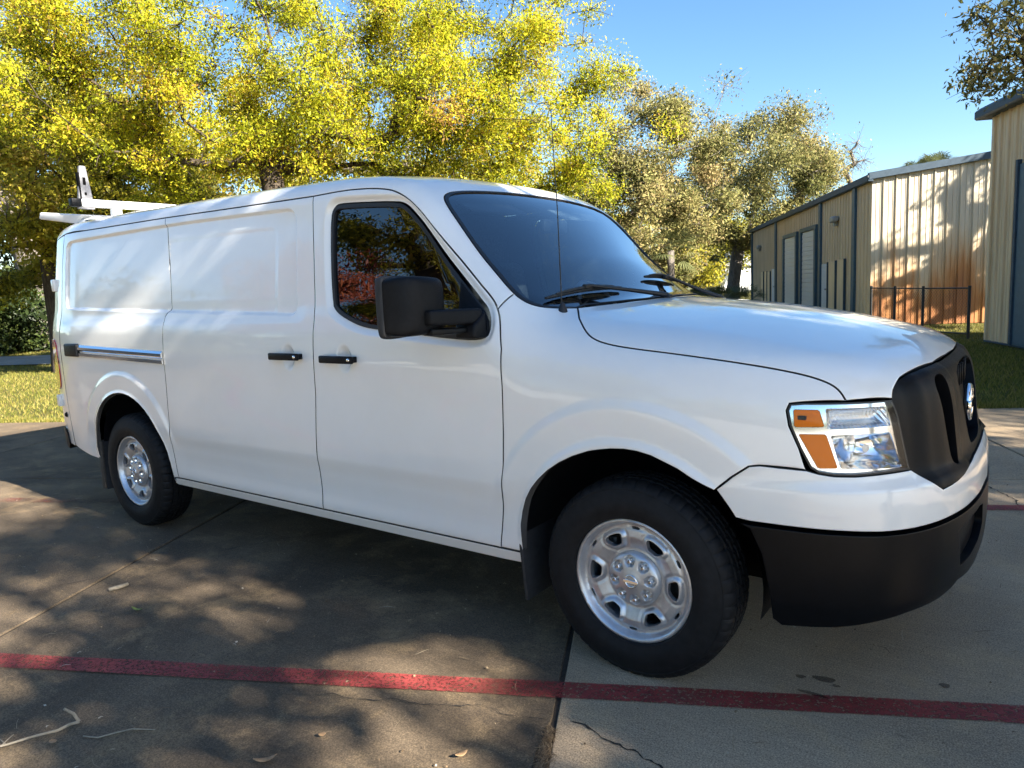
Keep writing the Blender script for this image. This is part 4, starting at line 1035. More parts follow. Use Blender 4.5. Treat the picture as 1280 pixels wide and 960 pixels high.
# ------------------------------------------------------------------ metal buildings
def siding(name, c_hi, rust):
    m = mat(name, c_hi, .45, spec=.4); t, N, L, b = nt(m); geo = N('NewGeometry')
    co = geo.outputs['Position']; sx = N('SeparateXYZ'); L(co, sx.inputs[0])
    mp = N('Mapping'); mp.inputs['Scale'].default_value = (3.0, 3.0, .35); L(co, mp.inputs['Vector'])
    r0 = ramp(N, [(.3, tuple(c*.80 for c in c_hi)), (.7, tuple(min(1, c*1.08) for c in c_hi))]); L(noise(N, L, mp.outputs[0], 2.2, 8, .6), r0.inputs[0])
    out = r0.outputs[0]
    if rust:      # hard-water rust thrown up by sprinklers
        nz = noise(N, L, mp.outputs[0], .8, 8, .62); mr_ = N('MapRange'); L(sx.outputs[2], mr_.inputs[0])
        mr_.inputs[1].default_value = 2.75; mr_.inputs[2].default_value = .6
        ad = N('Math', operation='ADD'); L(mr_.outputs[0], ad.inputs[0]); sc_ = N('Math', operation='MULTIPLY_ADD'); L(nz, sc_.inputs[0]); sc_.inputs[1].default_value = 1.7; sc_.inputs[2].default_value = -.90
        L(sc_.outputs[0], ad.inputs[1])
        r1 = ramp(N, [(.12, (0, 0, 0)), (.75, (.95, .95, .95))]); L(ad.outputs[0], r1.inputs[0])
        r2 = ramp(N, [(.2, (.58, .40, .19)), (.6, (.48, .22, .065)), (1, (.30, .115, .04))]); L(ad.outputs[0], r2.inputs[0])
        out = mixc(N, L, r1.outputs[0], out, r2.outputs[0])
    L(out, b.inputs['Base Color']); return m
siding('siding_stained', (.62, .54, .40), True); siding('siding_tan', (.63, .47, .29), False); siding('siding_pale', (.78, .57, .34), False)
speck('trim_blue', (.035, .085, .125), .45, .2, 10); speck('trim_dark', (.05, .075, .10), .55, .2, 10, spec=.25)
speck('door_white', (.62, .62, .60), .5, .08, 20); speck('roof_metal', (.42, .43, .43), .4, .1, 10, metal=.3)
mat('lamp_grey', (.3, .3, .29), .4)
def wall_panels(parent, org, du, n_out, length, pitch, z0, ztop, material, rib=.035, skip=()):
    """ribbed sheets, one object each; org = 2D start, du = direction, n_out = outward normal"""
    k = int(length/pitch)+1
    for i in range(k):
        s0, s1 = i*pitch, min((i+1)*pitch, length)
        if s1-s0 < .02: continue
        prof = [(0, 0), (.30, 0), (.34, rib*.3), (.38, 0), (.62, 0), (.66, rib*.3), (.70, 0), (.84, 0), (.88, rib), (.96, rib), (1.0, 0)]
        V = []; 
        for f, o in prof:
            s = s0+(s1-s0)*f; q = org+du*s+n_out*(o+.004)
            V += [(q[0], q[1], z0), (q[0], q[1], ztop(s))]
        m_ = len(prof); Fc = [(2*a, 2*a+2, 2*a+3, 2*a+1) for a in range(m_-1)]
        mesh('wall_panel', V, Fc, material, parent, smooth=False)
def on_wall(parent, name, org, du, n_out, s0, s1, z0, z1, o0, o1, material, bev=.004):
    V = []
    for s in (s0, s1):
        for o in (o0, o1):
            q = org+du*s+n_out*o; V += [(q[0], q[1], z0), (q[0], q[1], z1)]
    return bevel_obj(name, V, [(0,1,3,2),(4,6,7,5),(0,4,5,1),(2,3,7,6),(0,2,6,4),(1,5,7,3)], material, parent, bev, 1)
AC = np.array([-2.524, 17.942]); LA = 20.85; WA = 9.0
bA = thing('metal_building', 'long tan metal building with blue trim and rust-stained end wall behind the hood', 'building')
gab = lambda s: 3.86+.115*min(s, WA-s)
core = [AC+UX*.01+VX*.01, AC+UX*(WA)+VX*.01, AC+UX*WA+VX*LA, AC+UX*.01+VX*LA]
V = [(q[0], q[1], 0) for q in core]+[(q[0], q[1], 3.85) for q in core]
ri0, ri1 = AC+UX*WA/2+VX*.01, AC+UX*WA/2+VX*LA
V += [(ri0[0], ri0[1], 3.85+.115*WA/2), (ri1[0], ri1[1], 3.85+.115*WA/2)]
mesh('wall', V, [(0,1,5,8,4),(1,2,6,5),(2,3,7,9,6),(3,0,4,7)], 'siding_tan', bA, smooth=False)
wall_panels(bA, AC, UX, -VX, WA, .305, 0, lambda s: gab(s)-.02, 'siding_stained')
wall_panels(bA, AC, VX, -UX, LA, .305, 0, lambda s: 3.80, 'siding_tan', .028)
def roof_slope(sg):
    e0 = (AC-UX*.14-VX*.12) if sg < 0 else (AC+UX*(WA+.14)-VX*.12); e1 = e0+VX*(LA+.2); r0 = AC+UX*WA/2-VX*.12; r1 = r0+VX*(LA+.2)
    V = []
    for q, z in ((e0, 3.85), (e1, 3.85), (r1, 3.86+.115*WA/2+.03), (r0, 3.86+.115*WA/2+.03)): V += [(q[0], q[1], z), (q[0], q[1], z+.05)]
    mesh('roof', V, [(0,2,4,6),(1,7,5,3),(0,1,3,2),(2,3,5,4),(4,5,7,6),(6,7,1,0)], 'roof_metal', bA, smooth=False)
roof_slope(-1); roof_slope(1)
# rake trim on the gable (both slopes), eave gutter on the long side
for sg in (0, 1):
    V = []; ends = ((0, 3.84), (WA/2, 3.84+.115*WA/2)) if sg == 0 else ((WA/2, 3.84+.115*WA/2), (WA, 3.84))
    for s, z in ends:
        for o in (-.004, .13):
            q = AC+UX*(s-(.12 if s == 0 else 0))-VX*o; V += [(q[0], q[1], z-.05), (q[0], q[1], z+.13)]
    bevel_obj('rake_trim', V, [(0,1,3,2),(4,6,7,5),(0,4,5,1),(2,3,7,6),(0,2,6,4),(1,5,7,3)], 'trim_dark', bA, .01, 1)
on_wall(bA, 'gutter', AC, VX, -UX, -.12, LA+.05, 3.74, 3.93, .0, .15, 'trim_dark', .02)
for s0, s1 in ((1.22, 1.50), (5.2, 5.48), (13.4, 13.72), (20.55, 20.85)):
    on_wall(bA, 'downspout', AC, VX, -UX, s0, s1, 0, 3.76, .0, .10, 'trim_blue', .01)
for s0, s1, h in ((6.05, 8.15, 2.94), (9.2, 11.5, 2.9)):
    d = on_wall(bA, 'roller_door', AC, VX, -UX, s0, s1, 0, h, .0, .045, 'door_white', .004)
    for k in range(int(h/.16)):
        on_wall(bA, 'door_slat', AC, VX, -UX, s0+.02, s1-.02, k*.16+.01, k*.16+.145, .045, .062, 'door_white', .006).parent = d
    for a, b in ((s0-.22, s0), (s1, s1+.30)): on_wall(bA, 'door_jamb', AC, VX, -UX, a, b, 0, h+.02, .0, .12, 'trim_blue', .006)
    on_wall(bA, 'door_head', AC, VX, -UX, s0-.22, s1+.30, h+.02, h+.16, .0, .10, 'trim_blue', .006)
for s0, s1, h, mt in ((4.38, 5.1, 1.74, 'door_white'), (13.8, 14.6, 1.72, 'door_white')):
    d = on_wall(bA, 'door', AC, VX, -UX, s0, s1, 0, h, .02, .06, mt); on_wall(bA, 'door_knob', AC, VX, -UX, s0+.07, s0+.12, .9, .95, .06, .11, 'lamp_grey').parent = d
    on_wall(bA, 'door_trim', AC, VX, -UX, s0-.06, s0, 0, h+.05, .02, .075, 'trim_dark').parent = d
for s0, s1, h in ((3.35, 4.15, 1.80), (2.35, 3.10, 1.83), (15.0, 15.7, 1.62), (15.9, 16.6, 1.62), (16.9, 17.6, 1.62)):
    sh_ = on_wall(bA, 'shutter_panel', AC, VX, -UX, s0, s1, .1, h, .02, .07, 'siding_pale'); on_wall(bA, 'panel_trim', AC, VX, -UX, s0-.05, s0, .1, h+.02, .02, .085, 'trim_dark').parent = sh_
for s, z in ((3.3, 3.02), (17.9, 2.82)):
    l_ = on_wall(bA, 'wall_light', AC, VX, -UX, s-.22, s+.22, z-.05, z+.13, .03, .22, 'lamp_grey', .04); on_wall(bA, 'light_bracket', AC, VX, -UX, s-.06, s+.06, z-.16, z-.05, .02, .14, 'lamp_grey').parent = l_
BCo = np.array([.345, 13.56]); LB = 9.0; WB_ = 5.0
bB = thing('metal_building', 'tall tan metal building with dark eave cut off by the right edge', 'building')
core = [BCo+UX*.01, BCo+UX*WB_, BCo+UX*WB_-VX*LB, BCo+UX*.01-VX*LB]
V = [(q[0], q[1], 0) for q in core]+[(q[0], q[1], z) for q, z in zip(core, (4.22, 4.8, 4.8, 4.22))]
mesh('wall', V, [(0,1,5,4),(1,2,6,5),(2,3,7,6),(3,0,4,7)], 'siding_tan', bB, smooth=False)
wall_panels(bB, BCo, -VX, -UX, LB, .29, .03, lambda s: 4.24, 'siding_pale', .035)
wall_panels(bB, BCo, UX, VX, WB_, .305, .03, lambda s: 4.2+.12*s, 'siding_pale', .035)
on_wall(bB, 'base_trim', BCo, -VX, -UX, -.02, LB, 0, .03, -.02, .06, 'trim_dark', .004)
on_wall(bB, 'corner_trim', BCo, -VX, -UX, -.05, .04, .03, 4.22, -.05, .05, 'siding_pale', .006)
on_wall(bB, 'eave_trim', BCo, -VX, -UX, -.42, LB+.2, 4.24, 4.42, -.25, .22, 'trim_dark', .03)
on_wall(bB, 'roof', BCo, -VX, -UX, -.40, LB+.2, 4.40, 4.45, -WB_, .16, 'trim_dark', .01)
dB = on_wall(bB, 'door', BCo, -VX, -UX, 1.10, 2.3, .03, 3.2, .0, .07, 'trim_blue', .006)
on_wall(bB, 'door_jamb', BCo, -VX, -UX, 1.02, 1.10, .03, 3.28, .0, .10, 'trim_dark', .006).parent = dB
# chain-link fence with a gate between the two buildings
speck('fence_black', (.02, .02, .02), .5, .3, 40)
fn = thing('chain_link_fence', 'black chain-link fence with gate in front of the rust-stained wall', 'fence')
FP = [np.array([.02, 14.05]), np.array([-1.05, 15.7]), np.array([-2.35, 17.3])]
FP = [np.array([-.02, 14.15]), np.array([-.95, 15.05]), np.array([-1.65, 16.0]), np.array([-2.35, 17.1])]
for q in FP: tube('post', [(q[0], q[1], 0), (q[0], q[1], 1.08)], .030, 'fence_black', fn, 10)
for a, b in zip(FP, FP[1:]):
    for z in (1.03, .10, .55)[:2]: tube('rail', [(a[0], a[1], z), (b[0], b[1], z)], .016, 'fence_black', fn, 8)
    vf = []; ln = np.linalg.norm(b-a); n = int(ln/.075)
    for sg in (0, 1):
        for k in range(-12, n+1):
            p0, p1 = k*.075, k*.075+.9; z0, z1 = (.12, 1.02) if sg == 0 else (1.02, .12)
            t0, t1 = max(0, -p0/.9), min(1, (ln-p0)/.9)
            if t1 <= t0: continue
            e0, e1 = a+(b-a)*((p0+.9*t0)/ln), a+(b-a)*((p0+.9*t1)/ln)
            vf.append(tube_vf([(e0[0], e0[1], z0+(z1-z0)*t0), (e1[0], e1[1], z0+(z1-z0)*t1)], .0022, 3, False))
    w_ = mesh('chain_link', *merge(*vf), 'fence_black', fn, smooth=False); w_['kind'] = 'stuff'

# ================================================================== TREES AND PLANTS
def bark(name, a, b_, sc=14):
    m = mat(name, a, .95, spec=.1); t, N, L, b = nt(m); co = N('TexCoord').outputs['Object']
    mp = N('Mapping'); mp.inputs['Scale'].default_value = (1, 1, .3); L(co, mp.inputs['Vector'])
    r = ramp(N, [(.35, a), (.65, b_)]); f = noise(N, L, mp.outputs[0], sc, 8, .7); L(f, r.inputs[0]); L(r.outputs[0], b.inputs['Base Color'])
    bn = N('Bump'); bn.inputs['Strength'].default_value = .9; bn.inputs['Distance'].default_value = .03; L(f, bn.inputs['Height']); L(bn.outputs[0], b.inputs['Normal'])
bark('bark_brown', (.030, .023, .017), (.095, .075, .056)); bark('bark_grey', (.09, .08, .068), (.22, .19, .16))
leaf_mat('leaf_yellow', [(0, (.07, .08, .010)), (.2, (.19, .21, .014)), (.45, (.42, .46, .024)), (.72, (.69, .585, .038)), (.93, (.58, .42, .05)), (1, (.36, .21, .06))], .6, .5, .15)
leaf_mat('leaf_olive', [(0, (.09, .10, .014)), (.4, (.27, .26, .026)), (.75, (.50, .43, .045)), (1, (.46, .32, .08))], .5, .5)
leaf_mat('leaf_oak', [(0, (.07, .08, .022)), (.4, (.185, .178, .060)), (.75, (.32, .275, .105)), (1, (.38, .28, .13))], .3, .6, .08)
leaf_mat('leaf_dark', [(0, (.016, .026, .008)), (.5, (.035, .055, .014)), (1, (.09, .11, .025))], .25, .45)
leaf_mat('leaf_red', [(0, (.10, .02, .012)), (.5, (.26, .055, .03)), (1, (.34, .13, .05))], .3, .5)
leaf_mat('leaf_palm', [(0, (.05, .06, .02)), (.6, (.12, .13, .05)), (1, (.28, .22, .11))], .2, .5)
def ellip(n, c, rx, ry, rz, seed, shell=.45, mind=.0, zmin=-1):
    """clump centres in an ellipsoid, kept apart from each other"""
    r_ = np.random.RandomState(seed); out = []; tries = 0
    while len(out) < n and tries < 60*n:
        tries += 1; d = r_.normal(size=3); d /= np.linalg.norm(d); rr_ = shell+(1-shell)*r_.rand()**.6
        if d[2] < zmin: continue
        q = np.array(c)+d*rr_*np.array([rx, ry, rz])
        if all(np.linalg.norm(q-o) > mind for o in out): out.append(q)
    return out
def tree(name, label, base, clumps, cr, n_leaf, leaf, lmat, bmat='bark_brown', trunk_r=.25, fork=2.0, seed=1, lean=(0, 0), twigs=5, squash=.75, asp=.42, group=None, part=('trunk', 'crown'), lump=.0, bare=(), boost=(), boost3=(), twr=.014):
    r_ = np.random.RandomState(seed); base = np.array(base, float)
    t = thing(name, label, 'tree', tuple(base), 0, group)
    nodes = [base-[0, 0, .05], base+[lean[0]*.25, lean[1]*.25, fork*.35], base+[lean[0]*.6, lean[1]*.6, fork*.7], base+[lean[0], lean[1], fork]]; par = [-1, 0, 1, 2]
    order = sorted(range(len(clumps)), key=lambda i: np.linalg.norm(clumps[i]-nodes[3]))
    ends = []
    for i in order:
        q = np.asarray(clumps[i], float); best = None
        NA = np.array(nodes[3:]); dk = np.linalg.norm(NA-q, axis=1)+.19*np.linalg.norm(NA-NA[0], axis=1)+np.where(NA[:, 2] > q[2]+.5, 1.2, 0)
        best = (0, 3+int(dk.argmin()))
        k = best[1]; a = nodes[k]; L_ = np.linalg.norm(q-a); ns = max(2, int(L_/.7)); off = r_.normal(size=3)*L_*.10; off[2] += L_*.10
        prev = k
        for s in range(1, ns+1):
            f = s/ns; pnt = a+(q-a)*f+off*math.sin(math.pi*f)+r_.normal(size=3)*.05*L_*(1-f)*.6
            nodes.append(pnt); par.append(prev); prev = len(nodes)-1
        ends.append(prev)
    cnt = np.zeros(len(nodes))
    for e in ends:
        k = e
        while k >= 0: cnt[k] += 1; k = par[k]
    tot = max(1, len(ends)); R = trunk_r*(np.maximum(cnt, .25)/tot)**.68; R[0] *= 1.35; R = np.maximum(R, .008)
    segs = [(nodes[par[k]], nodes[k], R[par[k]] if par[par[k]] < 0 or cnt[par[k]] == cnt[k] else min(R[par[k]], R[k]*1.25), R[k]) for k in range(1, len(nodes))]
    for i, q in enumerate(clumps):       # twigs fanning out inside each clump
        rad_ = cr[i] if hasattr(cr, '__len__') else cr
        for _ in range(twigs):
            d = r_.normal(size=3); d /= np.linalg.norm(d); e = np.asarray(q)+d*rad_*r_.uniform(.6, 1.05)*[1, 1, squash]; m_ = (np.asarray(q)+e)/2+r_.normal(size=3)*.08*rad_
            segs += [(np.asarray(q), m_, twr, twr*.65), (m_, e, twr*.65, twr*.3)]
    A = np.array([s[0] for s in segs]); B = np.array([s[1] for s in segs]); Ra = np.array([s[2] for s in segs]); Rb = np.array([s[3] for s in segs])
    D = B-A; D /= np.linalg.norm(D, axis=1)[:, None]+1e-9; ref = np.where(np.abs(D[:, 2:]) > .9, [[1., 0, 0]], [[0, 0, 1.]]); X = np.cross(D, ref); X /= np.linalg.norm(X, axis=1)[:, None]+1e-9; Y = np.cross(D, X)
    n = 7; an = np.arange(n)*2*math.pi/n; ring = np.cos(an)[None, :, None]*X[:, None]+np.sin(an)[None, :, None]*Y[:, None]
    V = np.concatenate([A[:, None]-D[:, None]*.0+ring*Ra[:, None, None], B[:, None]+D[:, None]*.01+ring*Rb[:, None, None]], 1).reshape(-1, 3)-base
    k = np.arange(len(segs))[:, None]*2*n; i0 = np.arange(n)[None]; i1 = (i0+1) % n
    Fc = np.stack([k+i0, k+i1, k+n+i1, k+n+i0], 2).reshape(-1, 4)
    bulk(part[0], V, Fc, bmat, t, smooth=True)
    # leaves
    w = np.array([(cr[i] if hasattr(cr, '__len__') else cr)**2 for i in range(len(clumps))]); 
    for i in bare: w[i] *= .12
    for i in boost: w[i] *= 1.7
    for i in boost3: w[i] *= 3.2
    w = w*r_.uniform(.6, 1.4, len(w))
    idx = r_.choice(len(clumps), n_leaf, p=w/w.sum()); C = np.array(clumps)[idx]; rc = (np.array(cr)[idx] if hasattr(cr, '__len__') else np.full(n_leaf, cr))
    d = r_.normal(size=(n_leaf, 3)); d /= np.linalg.norm(d, axis=1)[:, None]
    # gather the leaves of a clump round a handful of sprays
    if lump:
        sp = r_.randint(0, 9, n_leaf); sd = np.random.RandomState(seed+9).normal(size=(len(clumps), 9, 3)); sd /= np.linalg.norm(sd, axis=2)[:, :, None]
        d = d*(1-lump)+sd[idx, sp]*lump
        rr_ = r_.uniform(.35, 1.05, n_leaf)
    else: rr_ = r_.rand(n_leaf)**.45*1.05
    P = C+d*(rc*rr_)[:, None]*[1, 1, squash]-base
    a = r_.normal(size=(n_leaf, 3))+[0, 0, -.35]; a /= np.linalg.norm(a, axis=1)[:, None]
    nrm = r_.normal(size=(n_leaf, 3))*.75+d*.45+np.array(sun_dir)*.8
    b = np.cross(a, nrm); b /= np.linalg.norm(b, axis=1)[:, None]+1e-9
    s = leaf*np.clip(np.exp(r_.normal(-.08, .38, n_leaf)), .4, 2.1)[:, None]; up_ = np.cross(b, a)
    V = np.stack([P-a*s*.5, P+b*s*asp*.5+a*s*.03+up_*s*.10, P+a*s*.5, P-b*s*asp*.5+a*s*.03+up_*s*.10], 1).reshape(-1, 3)
    tone = np.random.RandomState(seed+3).normal(0, .16, len(clumps))[idx]
    bulk(part[1], V, np.arange(4*n_leaf).reshape(-1, 4), lmat, t, attrs={'rnd': np.clip(r_.beta(2.0, 2.0, n_leaf)+tone, 0, 1)})
    return t
CAMX, CAMY, CAMZ = CAM_LOC
def split(cl, cr, k, sd, f=.62):
    """break round clumps into several smaller uneven ones"""
    q_ = np.random.RandomState(sd); out = []; rr = []
    for q in cl:
        for _ in range(k): out.append(np.asarray(q)+q_.normal(0, .5, 3)*cr*[1, 1, .8]); rr.append(float(cr*q_.uniform(.35, f*1.45)))
    return out, rr
def at(px, py, dist):
    d = fw+r2*((px-640)/FPX)-u2*((py-480)/FPX); h = math.hypot(d.x, d.y); return np.array([CAMX+d.x/h*dist, CAMY+d.y/h*dist, CAMZ+d.z/h*dist])

# big yellow tree behind the van
base = at(330, 400, 14.5); base[2] = 0
cl_ = []
for px, py, dd in [(30,20,15),(90,60,15),(150,20,15),(200,90,14),(260,40,15),(320,70,14),(370,20,15),(420,90,14),(470,40,15),(530,80,14.5),(590,30,15),(640,90,14.5),(690,40,15),(675,120,15),(730,110,15.5),(755,150,15.5),(700,175,15),(650,170,14.5),(600,140,14.5),(560,180,14.5),(500,150,14),(450,170,14),(400,195,14),(610,205,15),(540,225,15),(470,215,15),(350,160,15.5),(300,110,15.5),(250,150,14.5),(190,170,15),(140,140,14.5),(160,220,15.5),(100,120,15),(50,100,15),(60,170,15.5),(20,140,16),(215,30,14),(120,-30,15),(200,-60,15),(300,-50,15),(400,-60,15),(500,-60,15),(600,-60,15),(680,-50,15.5),(660,-10,16),(50,-60,16),(560,-100,16),(350,-120,16),(200,-130,16),(480,-140,16),(715,205,16),(690,225,15.5),(380,120,16.5),(530,130,16.5),(640,40,16.5),(250,90,17),(420,40,17),(150,90,17),(60,30,17),(310,0,16.5),(560,60,16.5),(500,10,14.5),(505,70,15),(500,115,15.5),(492,190,15),(520,40,16),(512,150,14.5),(330,175,15),(310,205,15.5),(240,205,15),(215,120,15.5),(580,110,13.5),(440,130,13.5),(690,80,16.5)]:
    q = at(px, py, dd); cl_.append(q+np.random.RandomState(int(px*7+py)).normal(0, .15, 3))
_r = np.random.RandomState(3); _c = np.array(cl_)
for i in range(len(_c)):
    dd = np.linalg.norm(_c-_c[i], axis=1); j = np.argsort(dd)[_r.randint(1, 4)]; cl_.append((_c[i]+_c[j])/2+_r.normal(0, .3, 3))
for q in list(cl_):
    for _ in range(2): cl_.append(np.asarray(q)+_r.normal(0, .62, 3)*[1, 1, .8])
tree('yellow_leaf_tree', 'big yellow-green leafed tree filling the sky behind the van', base, cl_, [float(_r.uniform(.32, .92)) for _ in cl_], 320000, .054, 'leaf_yellow', 'bark_brown', .21, 2.3, 11, lean=(.2, .2), twigs=6, squash=.8, lump=.38, twr=.009)
# second tree farther left, olive
base = at(70, 400, 20); base[2] = 0
tree('olive_leaf_tree', 'olive-green tree at the left edge behind the ladder rack', base, *split([at(px, py, dd) for px, py, dd in [(10,60,20),(70,110,19),(20,180,19),(80,200,19),(130,250,19.5),(30,240,18.5),(90,280,19.5),(10,290,19),(150,190,20),(200,210,20.5),(180,260,21),(60,320,20),(20,340,20.5),(230,240,21),(-40,120,20),(-50,220,20),(-60,300,20),(120,150,21),(40,20,21),(140,230,18.5),(-20,40,20),(250,200,21.5),(190,235,18.5)]], 1.25, 3, 5), 85000, .092, 'leaf_olive', 'bark_brown', .17, 2.6, 21, twigs=8, squash=.8, lump=.4)
base = at(300, 395, 24); base[2] = 0
tree('olive_leaf_tree', 'dark olive tree half hidden behind the yellow tree above the van roof', base, [at(px, py, dd) for px, py, dd in [(260,215,24),(320,200,24),(380,215,24),(300,170,24),(430,200,25),(480,220,25),(350,240,23),(240,250,23),(540,215,25),(600,220,26),(650,205,26),(420,150,26),(520,160,26),(300,120,26),(200,160,26),(620,150,27),(580,190,25)]], 1.5, 26000, .14, 'leaf_olive', 'bark_grey', .3, 3.2, 31, twigs=8, squash=.8, lump=.3)
# hedge shrubs at far left
for k, (px, dd, rr_, hh, lb) in enumerate([(-30,30,1.8,2.6,'dark evergreen shrub cut by the left picture edge'),(15,31,1.6,2.4,'dark evergreen shrub just left of the tree trunk behind the footpath'),(62,36,1.8,3.2,'dark evergreen shrub beside the van tail behind the footpath')]):
    b_ = at(px, 420, dd); b_[2] = 0
    o = tree('evergreen_shrub', lb, b_, ellip(16, b_+[0, 0, hh*.5], rr_, rr_, hh*.55, 40+k, .3, .4), .75, 9000, .16, 'leaf_dark', 'bark_brown', .09, .5, 50+k, twigs=3, part=('stem', 'foliage'), group='evergreen shrubs behind the footpath'); o['category'] = 'shrub'
b_ = at(57, 420, 34); b_[2] = 0
tree('oak_tree', 'thick grey trunked oak rising between the shrubs at far left', b_, ellip(26, b_+[0, 0, 7.5], 5, 5, 3, 66, .3, 1.0), 1.6, 24000, .19, 'leaf_olive', 'bark_grey', .5, 3.2, 67, lean=(.5, -.4), twigs=6)
b_ = at(150, 400, 46); b_[2] = 0
tree('oak_tree', 'distant dark green tree closing the view behind the left lawn', b_, ellip(40, b_+[0, 0, 4.4], 9, 9, 4.2, 68, .3, 1.2), 2.1, 26000, .30, 'leaf_dark', 'bark_grey', .5, 2, 69, twigs=3)
# live oaks to the right of the yellow tree
b_ = at(800, 352, 32); b_[2] = 0
tree('live_oak', 'grey-green live oak directly behind the windshield', b_, *split([at(px, py, dd) for px, py, dd in [(770,150,32),(800,130,33),(830,150,33),(760,200,31),(800,190,31),(840,185,32),(745,240,31),(790,235,30.5),(835,230,31),(870,205,33),(870,240,32),(760,275,31),(805,270,31),(845,270,31.5),(730,200,33),(820,300,31),(785,310,32),(850,300,32),(740,290,32),(865,170,34),(790,110,34),(850,130,34),(885,250,33.5),(825,330,32.5)]], 1.3, 3, 5, .85), 85000, .115, 'leaf_oak', 'bark_grey', .24, 2.6, 71, twigs=7, squash=.8, lump=.35, bare=(3, 4, 60, 63))
b_ = at(915, 352, 44); b_[2] = 0
tree('live_oak', 'tall tan-green live oak with dark forked trunk left of the building', b_, *split([at(px, py, dd) for px, py, dd in [(900,150,45),(940,135,45),(980,150,45),(1005,185,45),(880,190,44),(925,180,43),(965,190,43),(1010,220,44),(890,230,43),(935,225,42.5),(980,230,43),(1020,245,44),(900,265,43),(945,262,43),(985,265,43.5),(875,270,43),(1000,275,44.5),(880,300,43),(960,290,44),(920,290,44),(860,240,45),(1030,215,46),(955,160,46.5),(995,210,46)]], 1.8, 3, 5, .85), 80000, .14, 'leaf_oak', 'bark_grey', .36, 3.0, 81, lean=(.4, 0), twigs=9, squash=.8, lump=.35, bare=(0, 1, 3, 4, 6, 7, 9, 63, 66))
for k, (px, py, dd, rr_, hh, lm, lb) in enumerate([(868,350,70,6,7,'leaf_olive','far olive tree seen under the live oaks'),(905,350,90,7,8,'leaf_olive','farther olive tree low between the oak trunk and the hood'),(790,350,60,6,8,'leaf_oak','far grey-green tree low behind the windshield'),(700,350,55,7,9,'leaf_olive','far olive tree hidden mostly by the van cab')]):
    b_ = at(px, py, dd); b_[2] = 0
    tree('oak_tree', lb, b_, ellip(26, b_+[0, 0, hh*.55], rr_, rr_, hh*.5, 90+k, .3, 1.2), 1.8, 14000, .32, lm, 'bark_grey', .4, 2, 95+k, twigs=3)
# bare top behind the building
b_ = at(1068, 350, 50); b_[2] = 0
tree('bare_tree', 'leafless grey tree whose twigs rise behind the eave of the long building', b_, [at(px, py, 50) for px, py in [(1062,190),(1072,178),(1080,200),(1056,215),(1068,205)]], .9, 260, .10, 'leaf_oak', 'bark_grey', .16, 5, 99, twigs=16, squash=1.5)
# palms
def palm(label, base, h, fr, n, seed, name='fan_palm'):
    r_ = np.random.RandomState(seed); base = np.array(base, float); t = thing(name, label, 'palm', tuple(base))
    if h > .3: mesh('trunk', *tube_vf([(0, 0, -.05), (.05, 0, h*.5), (0, .05, h)], [.17, .14, .15], 10), 'bark_grey', t)
    P = []; cols = []
    for k in range(n):
        az = k*2.4+r_.uniform(-.2, .2); el = r_.uniform(-.7, 1.25); d = np.array([math.cos(az)*math.cos(el), math.sin(az)*math.cos(el), math.sin(el)]); c = np.array([0, 0, h])+d*fr*.55
        sd = np.cross(d, [0, 0, 1]); sd /= np.linalg.norm(sd)+1e-9; upv = np.cross(sd, d); tn = r_.beta(2, 2)*(.6 if el > 0 else 1.2)
        P.append([c-d*fr*.55, c-d*fr*.55+sd*.012, c+sd*.012, c-sd*.012]); cols.append(tn)
        for j in range(13):
            a = (j-6)/6*1.35; e = d*math.cos(a)+sd*math.sin(a)-upv*.15*abs(a); tip = c+e*fr*.55*r_.uniform(.85, 1.05)-np.array([0, 0, .10*fr])
            w = sd*math.cos(a)-d*math.sin(a); m_ = c+e*fr*.3; P.append([c, m_+w*.022*fr, tip, m_-w*.022*fr]); cols.append(tn)
    V = np.array(P).reshape(-1, 3); bulk('frond', V, np.arange(len(V)).reshape(-1, 4), 'leaf_palm', t, attrs={'rnd': np.clip(cols, 0, 1)})
    return t
for lb, px, py, dd, h, fr, sd in [('fan palm crown just above the gable on the right',1165,350,42,6.0,1.2,1),('smaller fan palm crown above the gable left of the other palm',1140,350,46,6.3,1.1,2),('fan palm with drooping tan fronds behind the windshield edge',838,350,30,2.6,1.3,3)]:
    b_ = at(px, py, dd); b_[2] = 0; palm(lb, b_, h, fr, 26, sd)
for k, (px, dd) in enumerate([(868,26),(884,27),(900,25.5),(918,27),(934,26)]):
    b_ = at(px, 352, dd); b_[2] = 0
    palm(['low palmetto clump nearest the windshield corner','second low palmetto clump from the windshield corner','middle low palmetto clump over the hood','low palmetto clump in front of the oak trunk','low palmetto clump nearest the long building'][k], b_, .55, .75, 24, 10+k, 'palmetto')
# distant white roofed house under the oaks
hs = thing('house', 'low white walled house far behind the oaks', 'house', tuple(at(850, 352, 75)*[1, 1, 0]))
box('wall', (0, 0, 1.2), (12, 8, 2.4), 'door_white', hs, .05); mesh('roof', [(-6.4,-4.4,2.4),(6.4,-4.4,2.4),(6.4,4.4,2.4),(-6.4,4.4,2.4),(-6.4,0,3.9),(6.4,0,3.9)], [(0,1,5,4),(2,3,4,5),(0,4,3),(1,2,5),(0,3,2,1)], 'roof_metal', hs, smooth=False)
for x in (-4, -1, 2, 4.5): box('window', (x, -4.01, 1.4), (1.0, .06, .9), 'void_black', hs, .01)
